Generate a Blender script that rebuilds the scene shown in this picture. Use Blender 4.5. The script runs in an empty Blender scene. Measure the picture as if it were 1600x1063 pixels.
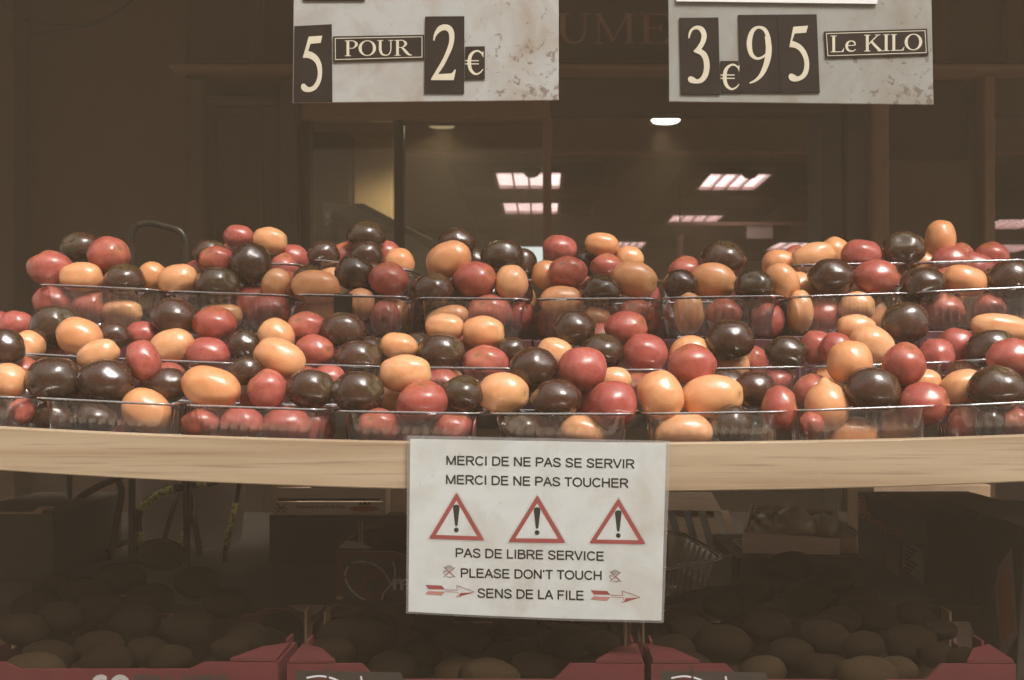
import bpy, bmesh, math, random
import numpy as np
from mathutils import Vector, Matrix, noise as mnoise

random.seed(7)
sc = bpy.context.scene
col = sc.collection
R = math.radians

# ------------------------------------------------------------------ camera
F = 1797.0            # focal length in photograph pixels (1600 wide)
CX, CY, EYE = 848.0, 578.0, 1.25
cam_d = bpy.data.cameras.new('camera'); cam = bpy.data.objects.new('camera', cam_d); col.objects.link(cam)
cam.location = (0, 0, EYE); cam.rotation_euler = (R(90), 0, 0)
cam_d.sensor_width = 36.0; cam_d.lens = 36.0 * F / 1600.0
cam_d.shift_x = -(CX - 800) / 1600.0; cam_d.shift_y = (CY - 531.5) / 1600.0
cam_d.clip_start = 0.05; cam_d.clip_end = 500
cam_d.dof.use_dof = True; cam_d.dof.focus_distance = 1.42; cam_d.dof.aperture_fstop = 11
sc.camera = cam

# ------------------------------------------------------------------ sky, sun, exposure
LDIR = Vector((0.42, -0.60, 0.88)).normalized()      # towards the light
w = bpy.data.worlds.new('World'); sc.world = w; w.use_nodes = True
nt = w.node_tree; bg = nt.nodes['Background']
sky = nt.nodes.new('ShaderNodeTexSky'); sky.sky_type = 'NISHITA'; sky.sun_disc = False
sky.sun_elevation = math.asin(LDIR.z); sky.sun_rotation = math.atan2(LDIR.x, LDIR.y)
sky.dust_density = 4.0; sky.air_density = 1.2
hs = nt.nodes.new('ShaderNodeHueSaturation'); hs.inputs['Saturation'].default_value = 0.12   # overcast: nearly grey sky
nt.links.new(sky.outputs[0], hs.inputs['Color']); nt.links.new(hs.outputs[0], bg.inputs[0])
bg.inputs[1].default_value = 0.10
sun_d = bpy.data.lights.new('sun', 'SUN'); sun = bpy.data.objects.new('sun', sun_d); col.objects.link(sun)
sun_d.energy = 1.5; sun_d.angle = R(20); sun_d.color = (1.0, 0.95, 0.87)
sun.rotation_euler = (-LDIR).to_track_quat('-Z', 'Y').to_euler()
sc.view_settings.view_transform = 'Standard'; sc.view_settings.look = 'None'
sc.view_settings.exposure = 1.45; sc.view_settings.gamma = 1.0
sc.render.engine = 'CYCLES'
sc.cycles.use_denoising = True
sc.cycles.max_bounces = 8; sc.cycles.transparent_max_bounces = 24
sc.cycles.sample_clamp_indirect = 6.0

# ------------------------------------------------------------------ helpers
def P(px, py, D):
    """world point seen at photograph pixel (px, py) at depth D"""
    return Vector(((px - CX) * D / F, D, EYE - (py - CY) * D / F))

def tag(o, label=None, cat=None, group=None, kind=None):
    if label: o['label'] = label
    if cat: o['category'] = cat
    if group: o['group'] = group
    if kind: o['kind'] = kind
    return o

def thing(name, label, cat, loc=(0, 0, 0), group=None):
    o = bpy.data.objects.new(name, None); col.objects.link(o); o.location = loc
    o.empty_display_size = 0.05
    return tag(o, label, cat, group)

def root_loc(p):
    v = Vector((0, 0, 0))
    while p is not None:
        v += p.location; p = p.parent
    return v

class MB:
    """collects geometry in world coordinates"""
    def __init__(s): s.v = []; s.f = []; s.n = 0
    def add(s, vs, fs):
        b = len(s.v); s.v.extend([tuple(x) for x in vs]); s.f.extend([[i + b for i in f] for f in fs])
    def box(s, a, b, rot=None, piv=None):
        (x0, y0, z0), (x1, y1, z1) = a, b
        vs = [Vector(p) for p in ((x0,y0,z0),(x1,y0,z0),(x1,y1,z0),(x0,y1,z0),(x0,y0,z1),(x1,y0,z1),(x1,y1,z1),(x0,y1,z1))]
        if rot is not None:
            pv = Vector(piv) if piv is not None else sum(vs, Vector()) / 8
            vs = [rot @ (p - pv) + pv for p in vs]
        s.add(vs, [(0,3,2,1),(4,5,6,7),(0,1,5,4),(1,2,6,5),(2,3,7,6),(3,0,4,7)])
    def prism(s, poly, off):
        """poly: list of world points (front, seen by the camera), off: vector to the back"""
        n = len(poly); o = Vector(off)
        vs = [Vector(p) for p in poly] + [Vector(p) + o for p in poly]
        fs = [list(range(n)), list(range(2*n-1, n-1, -1))] + [[i, (i+1) % n, (i+1) % n + n, i + n] for i in range(n)]
        s.add(vs, fs)
    def tube(s, pts, r, seg=12, cap=True):
        pts = [Vector(p) for p in pts]; m = len(pts)
        rs = r if isinstance(r, (list, tuple)) else [r] * m
        up = None; vs = []
        for i, p in enumerate(pts):
            t = (pts[min(i+1, m-1)] - pts[max(i-1, 0)]).normalized()
            if up is None:
                up = t.orthogonal().normalized()
            up = (up - t * up.dot(t)).normalized(); sd = t.cross(up)
            for k in range(seg):
                a = 2 * math.pi * k / seg
                vs.append(p + (up * math.cos(a) + sd * math.sin(a)) * rs[i])
        fs = []
        for i in range(m - 1):
            for k in range(seg):
                fs.append((i*seg+k, i*seg+(k+1) % seg, (i+1)*seg+(k+1) % seg, (i+1)*seg+k))
        if cap:
            fs.append(list(range(seg-1, -1, -1))); fs.append([(m-1)*seg+k for k in range(seg)])
        s.add(vs, fs)
    def build(s, name, mat, parent=None, smooth=False, bevel=0.0, seg=2):
        L = root_loc(parent)
        me = bpy.data.meshes.new(name)
        me.from_pydata([(x-L.x, y-L.y, z-L.z) for x, y, z in s.v], [], s.f); me.update()
        bm = bmesh.new(); bm.from_mesh(me); bmesh.ops.recalc_face_normals(bm, faces=bm.faces)
        if bevel:
            bmesh.ops.bevel(bm, geom=[e for e in bm.edges if len(e.link_faces) == 2 and e.calc_face_angle(0) > 0.6],
                            offset=bevel, segments=seg, affect='EDGES', profile=0.5)
        bm.to_mesh(me); bm.free()
        if smooth:
            for p in me.polygons: p.use_smooth = True
        me.materials.append(mat)
        o = bpy.data.objects.new(name, me); col.objects.link(o)
        if parent: o.parent = parent
        return o

def centre_origin(o):
    """move a one-mesh thing's origin to the middle of its base"""
    me = o.data; c = [v.co.copy() for v in me.vertices]
    lo = Vector((min(v.x for v in c), min(v.y for v in c), min(v.z for v in c))); hi = Vector((max(v.x for v in c), max(v.y for v in c), max(v.z for v in c)))
    m = Vector(((lo.x+hi.x)/2, (lo.y+hi.y)/2, lo.z)); me.transform(Matrix.Translation(-m)); o.location = m
    return o

def crom(pts, n=8, closed=False):
    """Catmull-Rom through tuples of any length"""
    A = [np.array(p, float) for p in pts]; m = len(A); out = []
    for i in range(m if closed else m - 1):
        if closed: p0, p1, p2, p3 = A[i-1], A[i], A[(i+1) % m], A[(i+2) % m]
        else: p0, p1, p2, p3 = A[max(i-1, 0)], A[i], A[i+1], A[min(i+2, m-1)]
        for k in range(n):
            t = k / n
            out.append(0.5*((2*p1)+(-p0+p2)*t+(2*p0-5*p1+4*p2-p3)*t*t+(-p0+3*p1-3*p2+p3)*t**3))
    if not closed: out.append(A[-1])
    return out

# ------------------------------------------------------------------ materials
MATS = {}
def mat(name, color, rough=0.5, spec=0.5, metal=0.0, var=0.0, scale=20.0, color2=None, bump=0.0, bscale=200.0, coat=0.0,
        stretch=(1, 1, 1), emit=None, estr=0.0, ramp=(0.35, 0.65), sheen=0.0, rvar=0.0, detail=6.0):
    if name in MATS: return MATS[name]
    m = bpy.data.materials.new(name); m.use_nodes = True; MATS[name] = m
    n, l = m.node_tree.nodes, m.node_tree.links
    b = n['Principled BSDF']
    b.inputs['Base Color'].default_value = (*color, 1); b.inputs['Roughness'].default_value = rough
    b.inputs['Specular IOR Level'].default_value = spec; b.inputs['Metallic'].default_value = metal
    b.inputs['Coat Weight'].default_value = coat
    if sheen: b.inputs['Sheen Weight'].default_value = sheen
    if emit: b.inputs['Emission Color'].default_value = (*emit, 1); b.inputs['Emission Strength'].default_value = estr
    tc = n.new('ShaderNodeTexCoord'); mp = n.new('ShaderNodeMapping'); mp.inputs['Scale'].default_value = stretch
    l.new(tc.outputs['Object'], mp.inputs[0])
    if color2 is not None or var:
        nz = n.new('ShaderNodeTexNoise'); nz.inputs['Scale'].default_value = scale; nz.inputs['Detail'].default_value = detail
        nz.inputs['Roughness'].default_value = 0.62
        l.new(mp.outputs[0], nz.inputs['Vector'])
        rp = n.new('ShaderNodeValToRGB'); rp.color_ramp.elements[0].position = ramp[0]; rp.color_ramp.elements[1].position = ramp[1]
        c2 = color2 if color2 is not None else tuple(c * (1 - var) for c in color)
        rp.color_ramp.elements[0].color = (*c2, 1); rp.color_ramp.elements[1].color = (*color, 1)
        l.new(nz.outputs['Fac'], rp.inputs[0]); l.new(rp.outputs[0], b.inputs['Base Color'])
        if rvar:
            mr = n.new('ShaderNodeMapRange'); mr.inputs['To Min'].default_value = rough + rvar; mr.inputs['To Max'].default_value = rough - rvar
            l.new(nz.outputs['Fac'], mr.inputs[0]); l.new(mr.outputs[0], b.inputs['Roughness'])
    if bump:
        bz = n.new('ShaderNodeTexNoise'); bz.inputs['Scale'].default_value = bscale; bz.inputs['Detail'].default_value = 4
        l.new(mp.outputs[0], bz.inputs['Vector'])
        bp = n.new('ShaderNodeBump'); bp.inputs['Strength'].default_value = bump; bp.inputs['Distance'].default_value = 0.001
        l.new(bz.outputs['Fac'], bp.inputs['Height']); l.new(bp.outputs[0], b.inputs['Normal'])
    return m

def plastic(name, tint=(0.965, 0.965, 0.96), milk=0.042, rough=0.08, boost=2.8, ior=1.5, milkcol=(0.8, 0.8, 0.8), bump=0.0):
    """thin clear sheet: see-through, Fresnel gloss and a little milkiness"""
    m = bpy.data.materials.new(name); m.use_nodes = True; MATS[name] = m
    n, l = m.node_tree.nodes, m.node_tree.links
    n.remove(n['Principled BSDF']); out = n['Material Output']
    tr = n.new('ShaderNodeBsdfTransparent'); tr.inputs[0].default_value = (*tint, 1)
    df = n.new('ShaderNodeBsdfDiffuse'); df.inputs[0].default_value = (*milkcol, 1)
    gl = n.new('ShaderNodeBsdfGlossy'); gl.inputs['Roughness'].default_value = rough; gl.inputs[0].default_value = (1, 1, 1, 1)
    fr = n.new('ShaderNodeFresnel'); fr.inputs[0].default_value = ior
    mu = n.new('ShaderNodeMath'); mu.operation = 'MULTIPLY'; mu.use_clamp = True; mu.inputs[1].default_value = boost
    l.new(fr.outputs[0], mu.inputs[0])
    m1 = n.new('ShaderNodeMixShader'); m1.inputs[0].default_value = milk
    l.new(tr.outputs[0], m1.inputs[1]); l.new(df.outputs[0], m1.inputs[2])
    m2 = n.new('ShaderNodeMixShader'); l.new(mu.outputs[0], m2.inputs[0]); l.new(m1.outputs[0], m2.inputs[1]); l.new(gl.outputs[0], m2.inputs[2])
    l.new(m2.outputs[0], out.inputs[0])
    if bump:
        tc = n.new('ShaderNodeTexCoord'); bz = n.new('ShaderNodeTexNoise'); bz.inputs['Scale'].default_value = 60
        l.new(tc.outputs['Object'], bz.inputs['Vector']); bp = n.new('ShaderNodeBump'); bp.inputs['Strength'].default_value = bump; bp.inputs['Distance'].default_value = 0.002
        l.new(bz.outputs['Fac'], bp.inputs['Height']); l.new(bp.outputs[0], gl.inputs['Normal']); l.new(bp.outputs[0], fr.inputs['Normal'])
    return m

def skin(name, c1, c2, c3, rough, scar_col, shoulder, mottle=3.0, coat=0.25, shw=0.6):
    """tomato skin: colour varies between fruits and across each; attributes 'scar' and 'shoulder' mark the stalk end"""
    m = bpy.data.materials.new(name); m.use_nodes = True; MATS[name] = m
    n, l = m.node_tree.nodes, m.node_tree.links; b = n['Principled BSDF']
    oi = n.new('ShaderNodeObjectInfo'); r1 = n.new('ShaderNodeValToRGB')
    r1.color_ramp.elements[0].color = (*c1, 1); r1.color_ramp.elements[1].color = (*c2, 1)
    l.new(oi.outputs['Random'], r1.inputs[0])
    tc = n.new('ShaderNodeTexCoord'); ad = n.new('ShaderNodeVectorMath'); ad.operation = 'ADD'
    sc_ = n.new('ShaderNodeVectorMath'); sc_.operation = 'SCALE'; sc_.inputs['Scale'].default_value = 37.0
    cx = n.new('ShaderNodeCombineXYZ')
    for k in range(3): l.new(oi.outputs['Random'], cx.inputs[k])
    l.new(cx.outputs[0], sc_.inputs[0]); l.new(tc.outputs['Object'], ad.inputs[0]); l.new(sc_.outputs[0], ad.inputs[1])
    def noise(scale, det, a, b_, hi, dist=0.0):
        nz = n.new('ShaderNodeTexNoise'); nz.inputs['Scale'].default_value = scale; nz.inputs['Detail'].default_value = det; nz.inputs['Distortion'].default_value = dist
        l.new(ad.outputs[0], nz.inputs['Vector']); mr = n.new('ShaderNodeMapRange')
        mr.inputs['From Min'].default_value = a; mr.inputs['From Max'].default_value = b_; mr.inputs['To Max'].default_value = hi
        l.new(nz.outputs['Fac'], mr.inputs[0]); return mr.outputs[0], nz.outputs['Fac']
    def mix(a, colr, fac):
        x = n.new('ShaderNodeMix'); x.data_type = 'RGBA'; x.inputs['B'].default_value = (*colr, 1); l.new(a, x.inputs['A']); l.new(fac, x.inputs['Factor']); return x.outputs['Result']
    def mul(a, v):
        x = n.new('ShaderNodeMath'); x.operation = 'MULTIPLY'; l.new(a, x.inputs[0])
        if isinstance(v, float): x.inputs[1].default_value = v
        else: l.new(v, x.inputs[1])
        return x.outputs[0]
    c = mix(r1.outputs[0], c3, noise(mottle, 4, 0.38, 0.72, 0.75)[0])
    sh = n.new('ShaderNodeAttribute'); sh.attribute_name = 'shoulder'
    c = mix(c, shoulder, mul(mul(sh.outputs['Fac'], noise(4.0, 3, 0.25, 0.65, 1.0)[0]), shw))
    c = mix(c, tuple(v*1.35 for v in c1), noise(26, 3, 0.62, 0.78, 0.35)[0])       # faint pale flecks
    c = mix(c, tuple(v*0.45 for v in c3), noise(7.5, 2, 0.735, 0.77, 0.5, 1.0)[0])  # small blemishes
    at = n.new('ShaderNodeAttribute'); at.attribute_name = 'scar'
    c = mix(c, scar_col, at.outputs['Fac'])
    l.new(c, b.inputs['Base Color'])
    rr, _ = noise(5.0, 4, 0.3, 0.7, 1.0); rm_ = n.new('ShaderNodeMapRange'); rm_.inputs['To Min'].default_value = rough-0.05; rm_.inputs['To Max'].default_value = rough+0.08
    l.new(rr, rm_.inputs[0]); l.new(rm_.outputs[0], b.inputs['Roughness'])
    b.inputs['Coat Weight'].default_value = coat; b.inputs['Coat Roughness'].default_value = 0.12
    b.inputs['Specular IOR Level'].default_value = 0.5
    _, f = noise(9, 5, 0, 1, 1.0); bp = n.new('ShaderNodeBump'); bp.inputs['Strength'].default_value = 0.045; bp.inputs['Distance'].default_value = 0.02
    l.new(f, bp.inputs['Height']); l.new(bp.outputs[0], b.inputs['Normal'])
    return m

M_RED = skin('red_skin', (0.45, 0.118, 0.090), (0.37, 0.076, 0.058), (0.31, 0.055, 0.042), 0.29, (0.15, 0.11, 0.045), (0.45, 0.17, 0.06))
M_ORA = skin('orange_skin', (0.74, 0.385, 0.195), (0.70, 0.295, 0.125), (0.66, 0.265, 0.105), 0.31, (0.15, 0.09, 0.04), (0.70, 0.44, 0.17))
M_DRK = skin('dark_skin', (0.046, 0.020, 0.011), (0.072, 0.023, 0.015), (0.050, 0.027, 0.012), 0.24, (0.09, 0.055, 0.03), (0.075, 0.062, 0.020), mottle=2.0, coat=0.4, shw=0.75)
M_KIWI = mat('kiwi_skin', (0.022, 0.012, 0.005), rough=0.9, spec=0.08, color2=(0.006, 0.0035, 0.0015), scale=26, bump=0.9, bscale=45, ramp=(0.36, 0.7), detail=9)
M_PUN = plastic('clear_punnet_plastic')
M_RIM = plastic('clear_rim_plastic', tint=(0.93, 0.93, 0.93), milk=0.10, rough=0.13, boost=3.2)
M_FILM = plastic('laminating_film', tint=(0.97, 0.97, 0.96), milk=0.03, rough=0.18, boost=0.8, bump=0.25)
M_FILME = plastic('laminate_edge', tint=(0.8, 0.8, 0.79), milk=0.22, rough=0.15, boost=1.2)
M_GLASS = plastic('shop_window_glass', tint=(0.92, 0.93, 0.92), milk=0.0, rough=0.01, boost=1.0)

def wood(name, c1, c2, c3, gs=1.0, rough=0.6, axis=0):
    m = bpy.data.materials.new(name); m.use_nodes = True; MATS[name] = m
    n, l = m.node_tree.nodes, m.node_tree.links; b = n['Principled BSDF']
    tc = n.new('ShaderNodeTexCoord'); mp = n.new('ShaderNodeMapping')
    s = [22 * gs, 22 * gs, 22 * gs]; s[axis] = 1.1 * gs; mp.inputs['Scale'].default_value = s
    l.new(tc.outputs['Object'], mp.inputs[0])
    n1 = n.new('ShaderNodeTexNoise'); n1.inputs['Scale'].default_value = 1.6; n1.inputs['Detail'].default_value = 3; n1.inputs['Distortion'].default_value = 0.6
    l.new(mp.outputs[0], n1.inputs['Vector'])
    mp2 = n.new('ShaderNodeMapping'); s2 = [420 * gs] * 3; s2[axis] = 9 * gs; mp2.inputs['Scale'].default_value = s2
    l.new(tc.outputs['Object'], mp2.inputs[0])
    n2 = n.new('ShaderNodeTexNoise'); n2.inputs['Scale'].default_value = 1.0; n2.inputs['Detail'].default_value = 2
    l.new(mp2.outputs[0], n2.inputs['Vector'])
    r1 = n.new('ShaderNodeValToRGB'); e = r1.color_ramp.elements
    e[0].position = 0.30; e[0].color = (*c2, 1); e[1].position = 0.62; e[1].color = (*c1, 1)
    e2 = r1.color_ramp.elements.new(0.48); e2.color = (*[(a*0.6+b_*0.4) for a, b_ in zip(c1, c2)], 1)
    l.new(n1.outputs['Fac'], r1.inputs[0])
    mr = n.new('ShaderNodeMapRange'); mr.inputs['From Min'].default_value = 0.55; mr.inputs['From Max'].default_value = 0.80; mr.inputs['To Max'].default_value = 0.75
    l.new(n2.outputs['Fac'], mr.inputs[0])
    mx = n.new('ShaderNodeMix'); mx.data_type = 'RGBA'; mx.inputs['B'].default_value = (*c3, 1)
    l.new(mr.outputs[0], mx.inputs['Factor']); l.new(r1.outputs[0], mx.inputs['A']); l.new(mx.outputs['Result'], b.inputs['Base Color'])
    b.inputs['Roughness'].default_value = rough
    bp = n.new('ShaderNodeBump'); bp.inputs['Strength'].default_value = 0.25; bp.inputs['Distance'].default_value = 0.0006
    l.new(n2.outputs['Fac'], bp.inputs['Height']); l.new(bp.outputs[0], b.inputs['Normal'])
    return m

M_PINE = wood('pine_board', (0.47, 0.36, 0.24), (0.335, 0.235, 0.14), (0.22, 0.145, 0.085))
M_CRATEWOOD = wood('poplar_crate_wood', (0.74, 0.55, 0.40), (0.60, 0.43, 0.30), (0.32, 0.23, 0.16), gs=1.5)
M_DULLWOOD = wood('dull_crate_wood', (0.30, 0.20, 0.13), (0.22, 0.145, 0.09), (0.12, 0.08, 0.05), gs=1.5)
M_WHITEWOOD = wood('pale_box_wood', (0.92, 0.74, 0.60), (0.80, 0.62, 0.49), (0.5, 0.38, 0.3), gs=1.5)
M_PANELW = wood('grey_veneer', (0.50, 0.52, 0.46), (0.28, 0.30, 0.26), (0.2, 0.21, 0.18), gs=0.35, axis=0)
M_BROWN = mat('brown_shop_paint', (0.105, 0.058, 0.034), rough=0.6, color2=(0.078, 0.045, 0.028), scale=3.0, bump=0.15, bscale=90, stretch=(1, 1, 0.35))
M_BROWN2 = mat('brown_wall_paint', (0.082, 0.050, 0.030), rough=0.65, color2=(0.060, 0.038, 0.024), scale=2.2, bump=0.2, bscale=70)
M_LETTER = mat('faded_brown_letter_paint', (0.42, 0.25, 0.18), rough=0.6, var=0.15, scale=25)
M_MATTEDARK = mat('matte_dark_paint', (0.05, 0.035, 0.024), rough=0.9, spec=0.1)
M_FRAME = mat('lighter_brown_frame_paint', (0.26, 0.145, 0.09), rough=0.6, var=0.15, scale=10)
M_DARKF = mat('dark_frame_paint', (0.060, 0.045, 0.030), rough=0.4, var=0.2, scale=10)
M_CEIL = mat('ceiling_tile_board', (0.30, 0.21, 0.15), rough=0.9, var=0.15, scale=15)
M_GRID = mat('ceiling_grid_metal', (0.10, 0.075, 0.055), rough=0.6)
M_INWALL = mat('interior_wall_paint', (0.22, 0.16, 0.11), rough=0.85, var=0.2, scale=2)
M_SAND = mat('interior_column_plaster', (0.62, 0.43, 0.22), rough=0.85, var=0.12, scale=8, bump=0.3, bscale=160)
M_FLOOR = mat('interior_floor_tile', (0.16, 0.12, 0.09), rough=0.5, var=0.2, scale=4)
M_STREET = mat('street_paving', (0.34, 0.30, 0.255), rough=0.85, var=0.3, scale=6, bump=0.5, bscale=40)
M_LAMP = mat('lamp_diffuser', (0.8, 0.8, 0.8), emit=(1.0, 0.78, 0.76), estr=1.45)
M_SPOT = mat('downlight_glass', (0.8, 0.8, 0.8), emit=(1.0, 0.97, 0.82), estr=1.3)
M_SPOTDIM = mat('dim_downlight_glass', (0.3, 0.25, 0.15), emit=(1.0, 0.75, 0.4), estr=0.16)
M_LOUVER = mat('lamp_louver', (0.42, 0.30, 0.28), rough=0.4)
M_WHITE_FRAME = mat('window_frame_paint', (0.5, 0.48, 0.44), rough=0.5)
M_WHITE = mat('white_card', (0.84, 0.84, 0.84), rough=0.6, var=0.05, scale=8)
M_SCREEN = mat('lit_window_blind', (0.7, 0.75, 0.75), emit=(0.9, 1.0, 1.0), estr=0.5)
M_CREAM = mat('cream_print', (0.66, 0.60, 0.46), rough=0.6, var=0.08, scale=60)
M_CARD = mat('dark_number_card', (0.026, 0.019, 0.015), rough=0.6, spec=0.15, var=0.2, scale=40, color2=(0.018, 0.013, 0.011), bump=0.1, bscale=120)
M_INK = mat('black_ink', (0.014, 0.012, 0.010), rough=0.8, spec=0.1)
M_REDINK = mat('red_ink', (0.36, 0.055, 0.05), rough=0.55, var=0.15, scale=60)
M_PINKINK = mat('pale_red_ink', (0.50, 0.22, 0.19), rough=0.55)
M_GREYINK = mat('grey_ink', (0.36, 0.35, 0.33), rough=0.6)
M_REDCARD = mat('red_printed_carton', (0.115, 0.020, 0.022), rough=0.55, var=0.2, scale=18)
M_REDFOLD = mat('red_carton_fold', (0.095, 0.017, 0.018), rough=0.55, var=0.15, scale=25)
M_KRAFT = mat('raw_carton_board', (0.42, 0.28, 0.17), rough=0.85, var=0.2, scale=30)
M_PURPLE = mat('purple_printed_carton', (0.085, 0.022, 0.032), rough=0.5, var=0.2, scale=14)
M_LILAC = mat('pale_lilac_print', (0.30, 0.20, 0.23), rough=0.6)
M_BLACKCARD = mat('black_printed_carton', (0.045, 0.036, 0.028), rough=0.5, var=0.2, scale=12)
M_ORAPRINT = mat('dull_orange_print', (0.45, 0.14, 0.06), rough=0.6)
M_LOGOWHITE = mat('white_print', (0.62, 0.60, 0.64), rough=0.6)
M_STEEL = mat('worn_black_tube', (0.028, 0.020, 0.014), rough=0.3, metal=0.0, color2=(0.012, 0.009, 0.007), scale=50, spec=0.3)
M_YTAPE = mat('yellow_green_tape', (0.72, 0.70, 0.18), rough=0.5, color2=(0.22, 0.20, 0.10), scale=160, ramp=(0.40, 0.5))
M_RTAPE = mat('rusty_red_tape', (0.65, 0.20, 0.07), rough=0.6, color2=(0.22, 0.08, 0.04), scale=120, ramp=(0.4, 0.55))
M_TUB = mat('pale_plastic_tub', (0.80, 0.66, 0.60), rough=0.5, var=0.12, scale=9)
M_TABLE = mat('dark_trestle_board', (0.045, 0.033, 0.022), rough=0.7, var=0.3, scale=8)
M_CABLE = mat('black_cable', (0.03, 0.026, 0.022), rough=0.5)
M_ONION = mat('pale_vegetable', (0.85, 0.68, 0.48), rough=0.4, color2=(0.40, 0.36, 0.27), scale=30)
M_ORFRUIT = mat('orange_fruit_peel', (0.75, 0.20, 0.07), rough=0.45, var=0.2, scale=60, bump=0.4, bscale=150)

def grimy(name, base, stain, spots, corner=None, coat=0.0, rough=0.5, scratch=1.0):
    """painted or papered sheet with stains, specks and scratches that grow towards one worn corner"""
    m = bpy.data.materials.new(name); m.use_nodes = True; MATS[name] = m
    n, l = m.node_tree.nodes, m.node_tree.links; b = n['Principled BSDF']; b.inputs['Roughness'].default_value = rough; b.inputs['Coat Weight'].default_value = coat
    tc = n.new('ShaderNodeTexCoord')
    def nz(scale, det, dist=0.0, stretch=None):
        t = n.new('ShaderNodeTexNoise'); t.inputs['Scale'].default_value = scale; t.inputs['Detail'].default_value = det; t.inputs['Distortion'].default_value = dist
        t.inputs['Roughness'].default_value = 0.6
        if stretch:
            mp = n.new('ShaderNodeMapping'); mp.inputs['Scale'].default_value = stretch[0]; mp.inputs['Rotation'].default_value = stretch[1]
            l.new(tc.outputs['Object'], mp.inputs[0]); l.new(mp.outputs[0], t.inputs['Vector'])
        else: l.new(tc.outputs['Object'], t.inputs['Vector'])
        return t.outputs['Fac']
    def rng(s, a, b_, hi=1.0):
        r = n.new('ShaderNodeMapRange'); r.inputs['From Min'].default_value = a; r.inputs['From Max'].default_value = b_; r.inputs['To Max'].default_value = hi
        l.new(s, r.inputs[0]); return r.outputs[0]
    def mix(a, colr, fac):
        x = n.new('ShaderNodeMix'); x.data_type = 'RGBA'; x.inputs['B'].default_value = (*colr, 1)
        if isinstance(a, tuple): x.inputs['A'].default_value = (*a, 1)
        else: l.new(a, x.inputs['A'])
        l.new(fac, x.inputs['Factor']); return x.outputs['Result']
    def math_(op, a, b_):
        x = n.new('ShaderNodeMath'); x.operation = op
        for i, s in enumerate((a, b_)):
            if isinstance(s, (int, float)): x.inputs[i].default_value = s
            else: l.new(s, x.inputs[i])
        return x.outputs[0]
    c = mix(base, stain, rng(nz(13, 9, 0.7), 0.47, 0.72, 0.8))
    c = mix(c, tuple(v*0.86 for v in base), rng(nz(40, 5), 0.45, 0.75, 0.6))
    sp = nz(95, 7, 0.9); thr = 0.675
    if corner:
        gx = n.new('ShaderNodeVectorMath'); gx.operation = 'DISTANCE'; gx.inputs[1].default_value = corner
        l.new(tc.outputs['Object'], gx.inputs[0])
        near = rng(gx.outputs['Value'], 0.17, 0.0, 0.16)
        sp = math_('ADD', sp, near)
    c = mix(c, spots, rng(sp, thr, thr + 0.06, 0.7))
    sc1 = nz(30, 3, 0.5, ((0.35, 1, 6), (0, 0.7, 0))); sc2 = nz(34, 3, 0.5, ((6, 1, 0.5), (0, 0.35, 0)))
    s = math_('MAXIMUM', sc1, sc2)
    c = mix(c, spots, rng(s, 0.735, 0.775, 0.55 * scratch))
    l.new(c, b.inputs['Base Color'])
    return m

# ------------------------------------------------------------------ ground and shop interior (the setting)
g = MB(); g.box((-12, -9, -0.3), (12, 18, 0.0)); tag(g.build('ground', M_STREET), kind='structure')
# the houses across the street and an unseen canopy added over the stall: they keep the low and the overhead sky off the shop front
M_STUCCO = mat('house_stucco', (0.50, 0.43, 0.34), rough=0.85, var=0.15, scale=1.5)
M_CANVAS = mat('awning_canvas', (0.20, 0.13, 0.09), rough=0.9, var=0.1, scale=6)
hb = thing('facing_house', 'stucco house across the street, behind the photographer', 'house', (0, -4, 0))
m = MB(); m.box((-11.5, -8.5, 0), (11.5, -4, 6.0)); m.build('wall', M_STUCCO, hb)
for i in range(-3, 4):
    for zz in (0.9, 3.6):
        m = MB(); m.box((i*3.2-.6, -4.0, zz), (i*3.2+.6, -3.94, zz+1.9)); wn = m.build('window', M_WHITE_FRAME, hb)
        m = MB(); m.box((i*3.2-.52, -3.939, zz+.08), (i*3.2+.52, -3.935, zz+1.82)); m.build('pane', M_DARKF, wn)
aw = thing('added_awning', 'unseen brown canvas canopy added over the stall to shade the shop front', 'added_awning', (0, 3.6, 2.9))
m = MB(); m.prism([(-5, 1.78, 2.36), (-5, 3.64, 2.98), (5, 3.64, 2.98), (5, 1.78, 2.36)], (0, 0, 0.01)); m.build('canvas', M_CANVAS, aw)
m = MB(); m.box((-5, 1.75, 2.32), (5, 1.779, 2.375)); m.build('front_rail', M_CANVAS, aw)
FD = 3.6                                   # depth of the shop front
def fx(px, D=FD): return (px - CX) * D / F
def fz(py, D=FD): return EYE - (py - CY) * D / F
XL, XR = -4.2, 8.0
m = MB(); m.box((XL, FD+0.02, 0.0), (XR, 17, 0.03)); tag(m.build('interior_floor', M_FLOOR), kind='structure')
m = MB(); m.box((XL, 16.8, 0.03), (XR, 17.0, 3.4)); tag(m.build('interior_wall_back', M_INWALL), kind='structure')
m = MB(); m.box((XL-0.2, FD+0.3, 0.03), (XL, 17, 3.4)); tag(m.build('interior_wall_left', M_INWALL), kind='structure')
m = MB(); m.box((XR, FD+0.3, 0.03), (XR+0.2, 17, 3.4)); tag(m.build('interior_wall_right', M_INWALL), kind='structure')
ZS, ZC = 2.2, 2.8
m = MB(); m.box((XL, FD+0.14, ZS), (XR, 5.0, 3.4)); soff = tag(m.build('interior_ceiling_soffit', M_CEIL), kind='structure')
m = MB(); m.box((XL, 4.995, ZS-0.012), (XR, 5.08, ZS+0.05)); m.build('soffit_edge_trim', M_LETTER, soff, bevel=0.004)
m = MB(); m.box((XL, 5.0, ZC+0.03), (XR, 17, ZC+0.2)); ceil = tag(m.build('interior_ceiling', M_GRID), kind='structure')
tile_me = None
TS = 0.60
lamp_cells = []
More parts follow.
